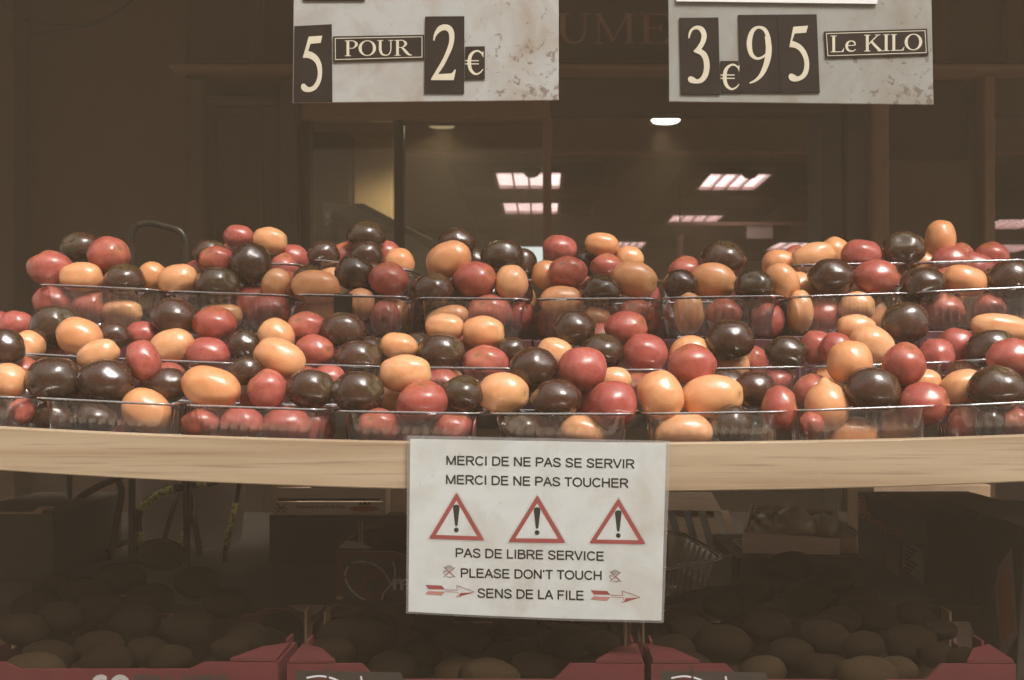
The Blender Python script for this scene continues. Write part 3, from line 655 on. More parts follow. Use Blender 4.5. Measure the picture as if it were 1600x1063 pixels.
# ------------------------------------------------------------------ punnets
def punnet_meshes(W, Dp, name):
    """ribbed clear tub and its lipped rim, origin at the middle of the front edge of the base, y to the back"""
    def outline(w_, d_, r, n_edge, rib, pitch, phase=0.0):
        pts = []
        segs = [((-w_/2+r, 0), (w_/2-r, 0), (0, -1)), None, ((w_/2, r), (w_/2, d_-r), (1, 0)), None, ((w_/2-r, d_), (-w_/2+r, d_), (0, 1)), None, ((-w_/2, d_-r), (-w_/2, r), (-1, 0)), None]
        cs = [((w_/2-r, r), -90), ((w_/2-r, d_-r), 0), ((-w_/2+r, d_-r), 90), ((-w_/2+r, r), 180)]
        ci = 0
        for s in segs:
            if s is None:
                (cx, cy), a0 = cs[ci]; ci += 1
                for k in range(1, 6):
                    a = R(a0 + 90*k/6); pts.append((cx+r*math.cos(a), cy+r*math.sin(a)))
            else:
                (ax, ay), (bx, by), nn = s
                for k in range(n_edge+1):
                    t = k/n_edge; x, y = ax+(bx-ax)*t, ay+(by-ay)*t
                    L = math.hypot(bx-ax, by-ay)*t
                    o = rib*max(0, math.sin(2*math.pi*L/pitch))**2 if 0 < k < n_edge else 0
                    pts.append((x+nn[0]*o, y+nn[1]*o))
        return pts
    NE = 96; tap = 0.012
    rings = []
    for z, inset, r, rib in ((0.0, tap, 0.012, 0), (0.004, tap-0.003, 0.014, 0), (0.008, tap-0.004, 0.015, 0.0018), (0.030, tap*0.45, 0.017, 0.0022), (HT-0.010, 0.003, 0.018, 0.0018), (HT-0.004, 0.0015, 0.019, 0)):
        rings.append([(x, y+inset, z) for x, y in outline(W-0.016-2*inset, Dp-0.016-2*inset, r, NE, rib, 0.0118)])
    n = len(rings[0]); vs = [p for rg in rings for p in rg]; vs = [(x, y+0.008, z) for x, y, z in vs]
    fs = [(i*n+k, i*n+(k+1) % n, (i+1)*n+(k+1) % n, (i+1)*n+k) for i in range(len(rings)-1) for k in range(n)]
    fs.append(list(range(n-1, -1, -1)))
    me = bpy.data.meshes.new('tub'); me.from_pydata(vs, [], fs); me.update(); me.materials.append(M_PUN)
    for p in me.polygons: p.use_smooth = True
    prof = [(0.0078, HT-0.003), (0.0062, HT+0.0001), (0.0012, HT+0.0004), (0.0, HT-0.0004), (0.0003, HT-0.0018), (0.0009, HT-0.0018), (0.0012, HT-0.0006), (0.0062, HT-0.0008)]
    vs = []; 
    for ins, z in prof:
        vs += [(x, y+ins, z) for x, y in outline(W-2*ins, Dp-2*ins, 0.024-ins*0.6, 24, 0, 1)]
    n = len(vs)//len(prof); q = len(prof)
    fs = [(i*n+k, i*n+(k+1) % n, ((i+1) % q)*n+(k+1) % n, ((i+1) % q)*n+k) for i in range(q) for k in range(n)]
    mr = bpy.data.meshes.new('rim'); mr.from_pydata(vs, [], fs); mr.update(); mr.materials.append(M_RIM)
    for p in mr.polygons: p.use_smooth = True
    return me, mr
PM = {1: punnet_meshes(0.174, 0.122, 'a'), 3: punnet_meshes(0.177, 0.128, 'b'), 4: punnet_meshes(0.168, 0.125, 'c')}
PM[2] = PM[1]
punnets = {}
for row in (1, 2, 3, 4):
    B = TRX[row]
    for i in range(len(B)-1):
        pc = (B[i]+B[i+1])/2; D = DROW[row]
        x = (pc-CX)*D/F; wpx = (B[i+1]-B[i])*D/F
        z = rim_z(row, pc)-HT+random.uniform(0, 0.0025)
        slope = (rim_z(row, pc+100)-rim_z(row, pc-100))/(200*D/F)
        t = thing('plastic_punnet', f'clear ribbed plastic punnet of tomatoes, {ORD[i]} from the left in the {ROWN[row]} row', 'punnet', (x, D, z), 'clear plastic punnets full of tomatoes')
        t.rotation_euler = (0, -math.atan(slope), R(random.uniform(-2.2, 2.2)))
        sx = (wpx-0.0075)/{1: .174, 2: .174, 3: .177, 4: .168}[row]
        for nm, me in (('tub', PM[row][0]), ('rim', PM[row][1])):
            o = bpy.data.objects.new(nm, me); col.objects.link(o); o.parent = t; o.scale = (sx, 1, 1)
        punnets[(row, i)] = t
# black sticker on the third punnet of the third row
pp = punnets[(3, 2)]
mb = MB(); a = P(520, 459, D3-0.001); b_ = P(549, 495, D3-0.001)
mb.box((a.x, D3+0.0005, b_.z), (b_.x, D3+0.002, a.z)); s = mb.build('sticker', M_CARD); s.data.transform(Matrix.Translation(-Vector(pp.location))); s.parent = pp

# ------------------------------------------------------------------ tomatoes
# strip (left pixel x0, scale): x, y, width, height in strip pixels, tilt, colour, row
TOM = """
1 372 140 175 140 0 d 4;1 500 172 185 160 0 r 3;1 232 235 200 150 0 r 3;1 377 277 190 135 0 o 3;1 575 288 182 128 0 d 3
1 245 385 175 120 0 r 3;1 420 410 175 160 0 r 3;1 565 440 170 125 0 o 3;1 250 502 215 185 10 d 2;1 365 550 200 165 -20 o 2
1 128 600 140 150 -35 o 2;1 75 495 150 100 0 r 2;1 -5 495 60 70 0 r 2;1 30 603 155 168 0 d 1;1 525 545 150 110 0 d 2
1 455 635 190 130 20 o 1;1 240 635 130 90 0 r 2;1 250 750 248 188 0 d 1;1 490 755 250 188 -5 d 1;1 105 695 95 80 0 r 1
1 40 755 165 155 -25 o 1;1 100 895 105 130 0 r 1;1 240 915 200 120 0 d 1;1 440 920 185 115 0 d 1;1 10 905 85 120 0 r 1
2 512 90 135 105 0 r 4;2 505 155 100 85 0 r 4;2 375 165 148 112 0 d 4;2 410 195 155 125 0 r 3;2 565 215 188 192 0 d 3
2 110 272 122 130 -30 o 3;2 228 285 178 132 10 o 3;2 410 307 202 140 0 d 3;2 572 400 178 170 0 r 3;2 320 258 70 65 0 r 4
2 215 462 206 170 -10 d 2;2 400 490 195 142 0 r 2;2 200 597 202 152 20 o 2;2 372 634 196 148 0 r 2;2 535 592 155 142 0 d 2
2 430 455 190 120 0 o 3;2 265 705 110 80 0 r 2;2 185 775 185 158 10 d 1;2 382 783 262 178 -15 o 1;2 540 710 155 120 25 d 1
2 335 950 165 140 0 r 1;2 525 950 195 145 0 r 1;2 65 540 145 105 0 r 2;2 70 662 146 184 20 r 1;2 85 893 222 185 -35 o 1
2 60 785 80 60 0 r 1
3 65 108 150 120 -10 o 4;3 130 232 120 132 0 r 4;3 92 305 118 138 -30 o 3;3 312 172 146 122 0 d 4;3 410 178 60 60 0 r 4
3 508 88 176 136 0 d 4;3 510 172 150 112 0 d 4;3 455 256 176 156 0 d 3;3 245 282 150 105 0 d 3;3 278 322 216 152 -6 o 3
3 480 402 130 146 -20 o 3;3 290 438 165 92 0 o 3;3 595 465 135 155 0 r 3;3 235 506 176 138 0 r 2;3 403 525 200 168 -15 d 2
3 95 548 166 150 -35 o 2;3 110 650 235 168 -25 o 1;3 272 613 174 136 -15 r 2;3 470 642 206 132 0 d 2;3 600 165 65 60 0 r 4
3 55 795 176 186 0 r 1;3 250 790 216 172 0 d 1;3 470 806 232 172 0 d 1;3 620 832 105 95 0 o 1;3 335 735 95 80 0 r 1
3 140 955 216 146 0 r 1;3 0 955 70 125 0 r 1;3 570 960 190 155 0 r 1
4 20 285 176 156 0 r 3;4 72 210 132 132 0 o 4;4 335 112 165 112 0 d 4;4 298 196 206 158 25 o 3;4 545 182 192 152 0 d 4
4 418 286 197 156 0 r 3;4 225 316 192 108 0 d 3;4 590 302 147 160 0 o 3;4 640 208 65 75 0 d 4;4 420 195 65 50 0 d 4
4 295 462 195 105 10 o 3;4 490 437 196 162 0 r 3;4 630 458 95 135 0 r 3;4 282 506 176 122 -5 o 2;4 460 530 186 146 -5 o 2
4 265 616 212 142 0 d 2;4 155 583 85 66 0 d 2;4 470 672 202 158 0 r 2;4 590 612 142 112 0 d 2;4 70 594 172 118 -8 o 2
4 100 720 228 168 0 o 1;4 360 815 194 168 0 d 1;4 550 810 228 182 0 o 1;4 175 852 232 196 15 r 1;4 310 955 202 130 0 r 1
4 600 955 160 118 0 d 1;4 390 593 65 65 0 r 2
5 220 146 152 116 -10 r 4;5 415 126 152 106 -8 o 4;5 340 202 105 80 0 d 4;5 435 226 146 108 0 r 4;5 540 197 132 66 0 o 4
5 155 266 88 132 0 o 3;5 260 251 172 142 0 r 3;5 410 322 187 104 0 d 3;5 562 286 206 158 -12 o 3;5 230 386 196 134 0 o 3
5 320 325 65 60 0 r 3;5 390 482 138 132 -20 o 3;5 575 442 162 124 0 r 3;5 285 516 197 172 0 d 2;5 525 512 192 154 0 r 2
5 410 545 50 45 0 r 2;5 415 622 208 154 0 d 2;5 200 627 162 134 -20 o 2;5 325 701 216 196 0 r 1;5 475 743 115 80 0 o 1
5 205 830 228 150 5 d 1;5 465 866 212 216 0 r 1;5 215 742 60 60 0 r 1;5 50 970 160 110 0 d 1;5 330 982 212 134 -15 o 1
5 330 835 90 90 0 r 1;5 170 485 85 105 0 r 3;5 100 697 216 192 0 d 1
6 385 192 206 152 0 d 4;6 185 311 157 137 0 d 3;6 335 294 202 162 -5 o 3;6 525 316 177 128 0 d 3;6 225 442 132 182 0 o 3
6 385 447 167 144 0 r 3;6 585 477 152 154 0 r 3;6 30 472 85 114 0 r 3;6 415 566 217 182 0 d 2;6 240 682 217 192 0 r 1
6 300 642 115 104 0 r 2;6 425 692 158 90 15 o 2;6 515 652 84 84 0 r 2;6 25 632 202 186 0 r 2;6 95 822 198 222 25 o 1
6 330 826 277 192 5 o 1;6 530 797 192 168 0 d 1;6 590 733 122 80 0 r 2;6 205 976 256 134 0 o 1;6 425 962 182 192 0 d 1
7 85 616 192 124 0 d 2;7 50 882 154 204 0 r 1;7 50 202 122 84 0 o 4;7 68 291 168 132 -50 o 3;7 130 192 55 64 0 r 4
7 210 181 192 124 15 o 4;7 305 157 88 94 -30 o 4;7 430 166 182 114 0 r 4;7 292 273 212 148 0 d 3;7 495 276 197 142 0 r 3
7 150 435 115 192 0 o 3;7 250 452 177 158 0 r 3;7 410 412 155 134 0 o 3;7 615 295 95 124 0 o 4;7 150 303 66 86 0 r 4
7 225 602 152 154 0 r 2;7 310 607 142 148 0 r 2;7 410 512 172 124 -8 o 2;7 480 591 207 168 -30 o 2;7 378 671 197 197 0 o 1
7 480 786 252 168 -8 d 1;7 205 801 172 154 0 r 1;7 272 862 196 240 8 p 1;7 385 987 232 124 0 o 1;7 600 372 144 94 0 d 3
7 200 962 110 125 0 r 1;7 40 748 105 95 0 r 2
8 92 146 192 158 0 d 4;8 265 101 132 172 0 o 4;8 310 202 168 124 0 r 4;8 415 226 177 118 -10 r 4;8 190 217 78 98 0 o 4
8 590 282 212 148 0 d 3;8 378 291 197 134 -15 o 3;8 190 297 192 114 10 d 3;8 205 167 40 64 0 r 4;8 280 432 182 168 0 r 3
8 490 422 144 144 0 r 3;8 612 442 95 95 0 o 3;8 545 512 268 128 -8 o 2;8 335 587 167 148 0 r 2;8 495 597 227 144 10 d 2
8 245 642 152 158 0 r 2;8 592 650 222 164 0 r 1;8 648 562 60 60 0 r 2;8 370 781 192 150 15 o 1;8 525 776 257 170 0 d 1
8 185 862 222 197 0 r 1;8 190 753 105 60 0 o 1;8 80 573 80 44 0 d 2;8 385 945 158 156 0 r 1;8 490 950 120 150 0 d 1
8 605 945 135 134 0 r 1;8 95 677 192 198 0 r 1;8 100 491 207 192 0 d 2;8 70 952 164 154 0 o 1;8 590 388 154 84 0 d 3;8 95 795 70 70 0 r 1
"""
X0 = {1: 0, 2: 200, 3: 400, 4: 600, 5: 800, 6: 1000, 7: 1200, 8: 1380}
K = 650/220.0
fruits = []
for ln in TOM.strip().replace('\n', ';').split(';'):
    q = ln.split()
    s = int(q[0]); x = X0[s]+float(q[1])/K; y = 340+float(q[2])/K; wd = float(q[3])/K; ht = float(q[4])/K
    back = 0.0
    if max(wd, ht) < 42:
        k_ = 50/max(wd, ht); wd, ht, back = max(wd*k_, 44), max(ht*k_, 42), 0.06; y += 4
    elif min(wd, ht) < 34: ht = max(ht, 42); wd = max(wd, 42); back = 0.03
    if q[6] in 'rd' and ht/wd < 0.70 or (q[7] == '1' and y > 655 and ht/wd < 0.8):
        nh = wd*(0.76 if q[6] in 'rd' else 0.70); y += (nh-ht)/2*0.9 if nh > ht else 0; ht = max(ht, nh)
    if q[6] in 'rd' and ht < 0.80*wd: ht = 0.80*wd
    wd *= 1.05; ht *= 1.05
    fruits.append(dict(px=x, py=y, w=wd, h=ht, a=float(q[5]), c=q[6], row=int(q[7]), back=back))

def solve(fr, dinit, dmin, dmax, iters=140, slack=0.90):
    """slide the fruits along their sight lines until they no longer overlap: lower ones come to the front"""
    n = len(fr)
    px = np.array([f['px'] for f in fr]); py = np.array([f['py'] for f in fr]); w_ = np.array([f['w'] for f in fr])/F/2; h_ = np.array([f['h'] for f in fr])/F/2
    D = np.array([dinit(f) for f in fr]); rm = (np.minimum(w_, h_)*0.55+np.maximum(w_, h_)*0.45)
    ux = (px-CX)/F; uz = -(py-CY)/F
    lo = np.array([dmin(f) for f in fr]); hi = np.array([dmax(f) for f in fr])
    for it in range(iters):
        X = ux*D; Z = uz*D
        dx = X[:, None]-X[None]; dz = Z[:, None]-Z[None]; dy = D[:, None]-D[None]
        dist2 = dx*dx+dz*dz
        ang = np.arctan2(dz, dx)
        def rad(i_ang):
            c = np.cos(i_ang); s_ = np.sin(i_ang)
            return 1/np.sqrt((c/(w_*D)[:, None])**2+(s_/(h_*D)[:, None])**2)
        ri = rad(ang); rj = rad(ang).T
        need = (ri+rj)*slack
        lat = np.sqrt(dist2)/need
        yneed = (rm*D)[:, None]+(rm*D)[None]
        wanted = np.where(lat < 1, np.sqrt(np.maximum(0, 1-lat**2))*yneed*slack, 0)
        sign = np.where(np.abs(dy) < 1e-6, np.where(py[:, None] < py[None], 1, -1), np.sign(dy))
        lack = np.maximum(0, wanted-np.abs(dy)); np.fill_diagonal(lack, 0)
        mv = (sign*lack).sum(1)*0.16
        mv = np.clip(mv, -0.006, 0.006)
        D = np.clip(D+mv, lo+rm*D, hi-rm*D*0.9)
    for f, d in zip(fr, D): f['D'] = float(d)
    return fr

def t_init(f):
    row = f['row']; h = (RIMB[row]-bow(f['px'], row)-f['py'])*DROW[row]/F
    return DROW[row]+0.036+max(0, h)*0.75+f['back']
def t_min(f):
    row = f['row']; rim = RIMB[row]-bow(f['px'], row)
    if f['py'] > rim: return DROW[row]+0.0205
    return DROW[row]+(0.011 if f['py']+f['h']/2 > rim+3 else -0.004)
def t_max(f):
    row = f['row']; rim = RIMB[row]-bow(f['px'], row)
    if f['py'] > rim: return DROW[row]+0.106
    return DROW[row+1]-(0.004 if row < 4 else -0.02)
solve(fruits, t_init, t_min, t_max)
# fill the voids lower in the punnets so that the heaps are carried
def ellipse_cover(f, g):
    return ((f['px']-g['px'])/(g['w']/2))**2+((f['py']-g['py'])/(g['h']/2))**2
rnd = random.Random(3)
fill = []
for (row, i), t in punnets.items():
    B = TRX[row]
    for k in range(4):
        for dd, zz in ((0.046, 0.029), (0.084, 0.030), (0.065, 0.072), (0.10, 0.07)):
            D = DROW[row]+dd+rnd.uniform(-.004, .004); pxc = B[i]+(B[i+1]-B[i])*(0.19+0.205*k)+rnd.uniform(-8, 8)
            r = rnd.uniform(0.0245, 0.0275); x = (pxc-(B[i]+B[i+1])/2)*DROW[row]/F + ((B[i]+B[i+1])/2-CX)*DROW[row]/F
            z = t.location.z+zz
            f = dict(px=px_of(x, D), py=CY-(z-EYE)*F/D, w=2*r*F/D*rnd.uniform(1, 1.15), h=2*r*F/D, a=rnd.uniform(-25, 25), c=rnd.choice('rrddo'), row=row, D=D)
            ok = True
            for g_ in fruits+fill:
                p = P(g_['px'], g_['py'], g_['D']); q = Vector((x, D, z)); rg = (g_['w']+g_['h'])/4*g_['D']/F
                if (p-q).length < (rg+r)*0.80: ok = False; break
            if not ok: continue
            if f['px'] < -45 or f['px'] > 1645: continue
            # wholly hidden ones are left out
            vis = 0
            for u in range(24):
                a = 2*math.pi*u/12; rr = 0.45 if u < 12 else 0.85
                qx, qy = f['px']+math.cos(a)*rr*f['w']/2, f['py']+math.sin(a)*rr*f['h']/2
                if not any(g_['D'] < f['D'] and ((qx-g_['px'])/(g_['w']/2))**2+((qy-g_['py'])/(g_['h']/2))**2 < 1 for g_ in fruits): vis += 1
            if vis >= 2: fill.append(f)
fruits += fill

def fruit_mesh(name, mt, pole, seed, dimple=0.10, lobes=0.02, nlobe=5, lump=0.035, tip=0.0, egg=0.0, scar=0.07, sub=4, coarse=1.6, power=2.03):
    bm = bmesh.new(); bmesh.ops.create_icosphere(bm, subdivisions=sub, radius=1.0)
    pole = Vector(pole).normalized(); e1 = pole.orthogonal().normalized(); e2 = pole.cross(e1)
    off = Vector((seed*7.3, seed*3.1, seed*1.7)); sv = []; sh = []
    for v in bm.verts:
        d = v.co.normalized(); c = max(-1, min(1, d.dot(pole))); th = math.acos(c); ph = math.atan2(d.dot(e2), d.dot(e1))
        r = 1+lump*mnoise.noise(d*coarse+off)*2+lobes*math.cos(nlobe*ph)*math.sin(th)**1.5*(0.5+0.5*c)
        r -= dimple*math.exp(-(th/0.30)**2)
        r -= 0.35*dimple*math.exp(-((math.pi-th)/0.22)**2)
        if tip: r += tip*math.exp(-((math.pi-th)/0.24)**2)
        r *= 1+egg*c
        pw = power; q_ = (abs(d.x)**pw+abs(d.y)**pw+abs(d.z)**pw)**(-1/pw)
        v.co = d*r*q_
        sh.append(math.exp(-(th/0.75)**2))
        sv.append(math.exp(-(th/(scar*(1+0.35*math.cos(5*ph+seed))))**4) if scar else 0)
    me = bpy.data.meshes.new(name); bm.to_mesh(me); bm.free()
    at = me.attributes.new('scar', 'FLOAT', 'POINT')
    for i, s_ in enumerate(sv): at.data[i].value = min(1, s_)
    ah = me.attributes.new('shoulder', 'FLOAT', 'POINT')
    for i, s_ in enumerate(sh): ah.data[i].value = min(1, s_)
    for p in me.polygons: p.use_smooth = True
    # normalise to the unit ball's bounding box so that widths come out as measured
    co = [v.co for v in me.vertices]
    hx = [(max(c[k] for c in co)-min(c[k] for c in co))/2 for k in range(3)]; mc = [(max(c[k] for c in co)+min(c[k] for c in co))/2 for k in range(3)]
    for v in me.vertices: v.co = Vector([(v.co[k]-mc[k])/hx[k] for k in range(3)])
    me.materials.append(mt); return me
VAR = {'r': [], 'd': [], 'o': [], 'p': []}
for k, pole in enumerate(((.2, -.5, .9), (-.5, -.3, .8), (.3, .8, .5), (-.6, .6, .5), (.75, -.55, .3), (0, .5, .86), (-.3, -.8, .45))):
    VAR['r'].append(fruit_mesh('red_tomato', M_RED, pole, k+1, dimple=0.11, lobes=0.02, lump=0.034, scar=0.11))
    VAR['d'].append(fruit_mesh('dark_tomato', M_DRK, pole, k+21, dimple=0.13, lobes=0.024, lump=0.03, scar=0.10))
for k, pole in enumerate(((1, -.15, .1), (-1, .1, .05), (1, .4, .0), (-.9, -.35, .1), (.85, -.5, -.05), (-.7, .7, .1))):
    VAR['o'].append(fruit_mesh('orange_tomato', M_ORA, pole, k+41, dimple=0.05, lobes=0.008, lump=0.028, tip=0.05 if k % 2 else 0.0, egg=0.05*(k % 3-1), scar=0.075, power=2.13))
VAR['p'].append(fruit_mesh('orange_tomato', M_ORA, (0, .1, -1), 61, dimple=0.03, lobes=0.0, lump=0.012, tip=0.22, scar=0.0))

def which_punnet(f):
    B = TRX[f['row']]
    for i in range(len(B)-1):
        if B[i] <= f['px'] < B[i+1]: return i
    return 0 if f['px'] < B[0] else len(B)-2
groups = {}
for f in fruits:
    f['pi'] = which_punnet(f); groups.setdefault((f['row'], f['pi'], f['c'] if f['c'] != 'p' else 'o'), []).append(f)
NUM = {2: 'two', 3: 'three', 4: 'four', 5: 'five', 6: 'six', 7: 'seven', 8: 'eight', 9: 'nine'}
for (row, pi, c), fs in groups.items():
    cn = {'r': 'red', 'd': 'dark brown', 'o': 'orange'}[c]
    fs.sort(key=lambda f: f['px']); n = len(fs)
    for k, f in enumerate(fs):
        elong = f['w']/f['h']
        shp = 'upright oval' if elong < 0.82 else 'long oval' if elong > 1.32 else 'plum shaped' if c == 'o' else 'round'
        if f['c'] == 'p': shp = 'pointed'
        where = '' if n == 1 else (', leftmost' if k == 0 else ', rightmost' if k == n-1 else f', {ORD[k]} from left')
        tail = f'{where} {cn} one' if n > 1 else f', only {cn} one'
        f['label'] = f'{shp} {cn} tomato{tail}, {ROWN[row]} row, {ORD[pi]} punnet'
for k, f in enumerate(fruits):
    c = f['c']; me = VAR[c][rnd.randrange(len(VAR[c]))]
    D = f['D']; o = bpy.data.objects.new({'r': 'red_tomato', 'd': 'dark_tomato', 'o': 'orange_tomato', 'p': 'orange_tomato'}[c], me); col.objects.link(o)
    o.location = P(f['px'], f['py'], D)
    sx, sz = f['w']/2*D/F, f['h']/2*D/F; sy = min(0.034, 0.55*min(sx, sz)+0.45*max(sx, sz)) if c not in 'op' else min(sx, sz)
    o.scale = (sx, max(sy, 0.018), sz); o.rotation_euler = (0, -R(f['a']), 0)
    tag(o, f['label'], 'tomato', {'r': 'red tomatoes in the punnets', 'd': 'dark brown tomatoes in the punnets'}.get(c, 'orange tomatoes in the punnets'))

# ------------------------------------------------------------------ price boards
SD = 1.40
def sp(px, py, lift=0.0): return P(px, py, SD-lift)
def card_poly(pts, lift, thick, name, mt, parent):
    mb = MB(); mb.prism([sp(x, y, lift) for x, y in pts], (0, thick, 0)); return mb.build(name, mt, parent)
cornerL = P(868, 150, SD)-P(665, 80, SD); cornerR = P(1452, 158, SD)-P(1250, 80, SD)
M_BOARD1 = grimy('worn_painted_board', (0.42, 0.425, 0.41), (0.285, 0.215, 0.155), (0.13, 0.07, 0.045), corner=cornerL, rough=0.45)
M_BOARD2 = grimy('worn_painted_board_grey', (0.305, 0.31, 0.285), (0.23, 0.19, 0.14), (0.12, 0.07, 0.045), corner=cornerR, rough=0.45, scratch=0.7)
def digit_outline(name, pts, lift, parent, smooth=True):
    q = [(p[0], p[1]) for p in pts]
    mb = MB(); mb.prism([sp(x, y, lift) for x, y in q], (0, 0.0004, 0)); return mb.build(name, M_CREAM, parent)
def z4(pts): return [(460+x/5.0, y/5.0) for x, y in pts]
def z6(pts): return [(1000+x/2.658, y/2.658) for x, y in pts]
def outline(sm, corners):
    """round a traced outline: runs of points between listed corner indexes are splined"""
    n = len(sm); cs = sorted(corners); out = []
    for a, b in zip(cs, cs[1:]+[cs[0]+n]):
        run = [sm[i % n] for i in range(a, b+1)]
        out += [tuple(v) for v in crom(run, 5)][:-1] if len(run) > 2 else [run[0]]
    return out
FIVE_A = z4([(112,287),(217,280),(205,336),(125,343),(107,400),(140,410),(180,440),(207,490),(216,545),(212,610),(196,660),(165,700),(125,718),(85,718),(60,703),(52,680),(58,660),(75,655),(92,668),(112,682),(140,675),(165,645),(180,600),(182,555),(172,510),(150,477),(110,455),(65,453)])
TWO = z4([(1083,315),(1092,265),(1115,220),(1145,197),(1185,192),(1220,205),(1242,235),(1250,275),(1246,330),(1230,385),(1205,440),(1170,510),(1122,580),(1225,575),(1240,562),(1250,545),(1262,545),(1245,627),(1068,627),(1068,617),(1120,530),(1160,460),(1190,390),(1207,335),(1210,290),(1203,255),(1183,238),(1155,240),(1128,258),(1105,285),(1095,318)])
THREE = z6([(200,158),(205,130),(222,112),(245,107),(266,118),(277,145),(272,175),(255,205),(275,220),(287,250),(289,285),(280,320),(258,343),(228,347),(206,342),(199,328),(207,318),(220,320),(238,330),(255,318),(265,290),(264,255),(252,230),(228,218),(222,212),(238,195),(252,170),(255,145),(245,126),(230,122),(215,132),(205,160)])
FIVE_B = z6([(637,112),(698,107),(690,136),(642,140),(632,170),(665,185),(690,215),(702,255),(700,295),(685,322),(655,338),(628,336),(617,320),(625,306),(640,310),(655,318),(672,308),(682,280),(680,245),(665,215),(645,200),(620,196)])
def price_board(label, quad, mt):
    xs = [p[0] for p in quad]; c = sp(sum(xs)/4, 80)
    t = thing('price_board', label, 'price board', c)
    mb = MB(); mb.prism([sp(x, y) for x, y in quad], (0, 0.003, 0)); mb.build('plate', mt, t, bevel=0.0008)
    for x in (quad[0][0]+60, quad[1][0]-60):
        a = sp(x, quad[0][1]+14); mb = MB(); mb.tube([(a.x, SD-0.004, a.z), (a.x, SD+0.0015, a.z+0.012), (a.x, SD+0.001, 1.95), (a.x, SD-0.016, 1.968), (a.x, SD, 1.982), (a.x, SD+0.016, 1.966)], 0.0016, 8); mb.build('hook', M_STEEL, t, smooth=True)
    return t
def plate(parent, quad, mt=None, lift=0.0022, name='number_card'):
    return card_poly(quad, lift, 0.0018, name, mt or M_CARD, parent)
def euro(parent, cx, cy, s, lift):
    mb = MB(); st_ = [ribbon([(cx+.34*s, cy-.30*s, .035*s), (cx+.20*s, cy-.45*s, .07*s), (cx+.02*s, cy-.47*s, .08*s), (cx-.17*s, cy-.30*s, .13*s), (cx-.23*s, cy, .15*s), (cx-.17*s, cy+.30*s, .13*s), (cx+.02*s, cy+.47*s, .085*s), (cx+.20*s, cy+.42*s, .06*s), (cx+.34*s, cy+.27*s, .03*s)]),
        rect(cx-.40*s, cy-.10*s, cx+.16*s, cy-.055*s), rect(cx-.40*s, cy+.03*s, cx+.16*s, cy+.075*s), tri((cx+.345*s, cy-.20*s), (cx+.355*s, cy-.47*s), (cx+.25*s, cy-.38*s))]
    print_polys(mb, st_, lambda x, y, l: sp(x, y, lift+l)); mb.build('euro_sign', M_CREAM, parent)
def word(parent, txt, x0, x1, ybase_l, ybase_r, cap, lift, quadframe=None):
    tot = sum(glyph(c)[1] for c in txt); x = x0; s = (x1-x0)/tot
    for ch in txt:
        st_, adv = glyph(ch)
        if st_:
            mb = MB(); xx = x
            print_polys(mb, st_, lambda u, v, l: sp(xx+u*s, ybase_l+(ybase_r-ybase_l)*(xx+u*s-x0)/(x1-x0)-v*cap, lift+l)); mb.build('letter', M_CREAM, parent)
        x += adv*s
def framed(parent, quad, inset, lift):
    (ax, ay), (bx, by), (cx, cy), (dx, dy) = quad
    def inner(k): return [(ax+k, ay+k), (bx-k, by+k), (cx-k, cy-k), (dx+k, dy-k)]
    o, i_ = inner(inset), inner(inset+1.1); mb = MB()
    for k in range(4):
        p = [o[k], o[(k+1) % 4], i_[(k+1) % 4], i_[k]]; mb.add([sp(x, y, lift) for x, y in p], [(0, 1, 2, 3)])
    mb.build('border_line', M_CREAM, parent)

b1 = price_board('worn white price board reading 5 POUR 2 euro, with rusty scratched corner', [(460, -130), (873, -130), (873, 157), (457, 161)], M_BOARD1)
c = plate(b1, [(460, 41), (518, 38), (519, 159.5), (458.5, 160)]); digit_outline('numeral', outline(FIVE_A, [0, 1, 2, 3, 4, 27]), 0.0028, c)
wq = [(520.5, 57), (662.5, 54.5), (662.5, 92.5), (521, 96.5)]
c = plate(b1, wq, name='word_card'); framed(c, wq, 2.6, 0.0024); word(c, 'POUR', 538, 643, 88, 87, 24.5, 0.0024)
c = plate(b1, [(664.5, 26), (725.5, 25.5), (725, 145.5), (663, 145.5)]); digit_outline('numeral', outline(TWO, [0, 12, 13, 15, 16, 17, 18, 19, 30]), 0.0028, c)
c = plate(b1, [(727, 73), (757.5, 72.5), (757.5, 123), (726.5, 123.5)]); euro(c, 742, 98, 38, 0.0024)
plate(b1, [(473, -80), (570, -80), (570, 0.8), (473, 1.2)])
b2 = price_board('worn grey price board reading 3 euro 95 Le KILO under a white sheet', [(1043, -130), (1453, -130), (1459, 164), (1045.5, 159)], M_BOARD2)
c = plate(b2, [(1061.5, 28), (1122.5, 27.5), (1125.5, 147.5), (1064, 147)]); digit_outline('numeral', outline(THREE, [0, 7, 24, 31]), 0.0028, c)
c = plate(b2, [(1126.2, 95.5), (1153.3, 95.5), (1156.5, 145), (1127, 145)]); euro(c, 1141.5, 120.5, 40, 0.0024)
c = plate(b2, [(1153.8, 23.5), (1214, 23), (1219.5, 145), (1157, 144.5)])
mb = MB(); nine = [ribbon([(1000+x/2.658, y/2.658, wd/2.658) for x, y, wd in ((492,114,11),(467,130,17),(454,175,22),(461,222,18),(484,243,11),(512,236,9),(532,212,10),(536,170,16),(520,126,16))], 6, True),
     ribbon([(1000+x/2.658, y/2.658, wd/2.658) for x, y, wd in ((528,150,20),(535,200,25),(528,255,24),(508,305,18),(482,333,11),(455,346,5))])]
print_polys(mb, nine, lambda x, y, l: sp(x, y, 0.0024+l)); mb.build('numeral', M_CREAM, c)
c = plate(b2, [(1214.8, 23), (1276, 22.5), (1281, 144.5), (1220.3, 145)]); digit_outline('numeral', outline(FIVE_B, [0, 1, 2, 3, 4, 21]), 0.0028, c)
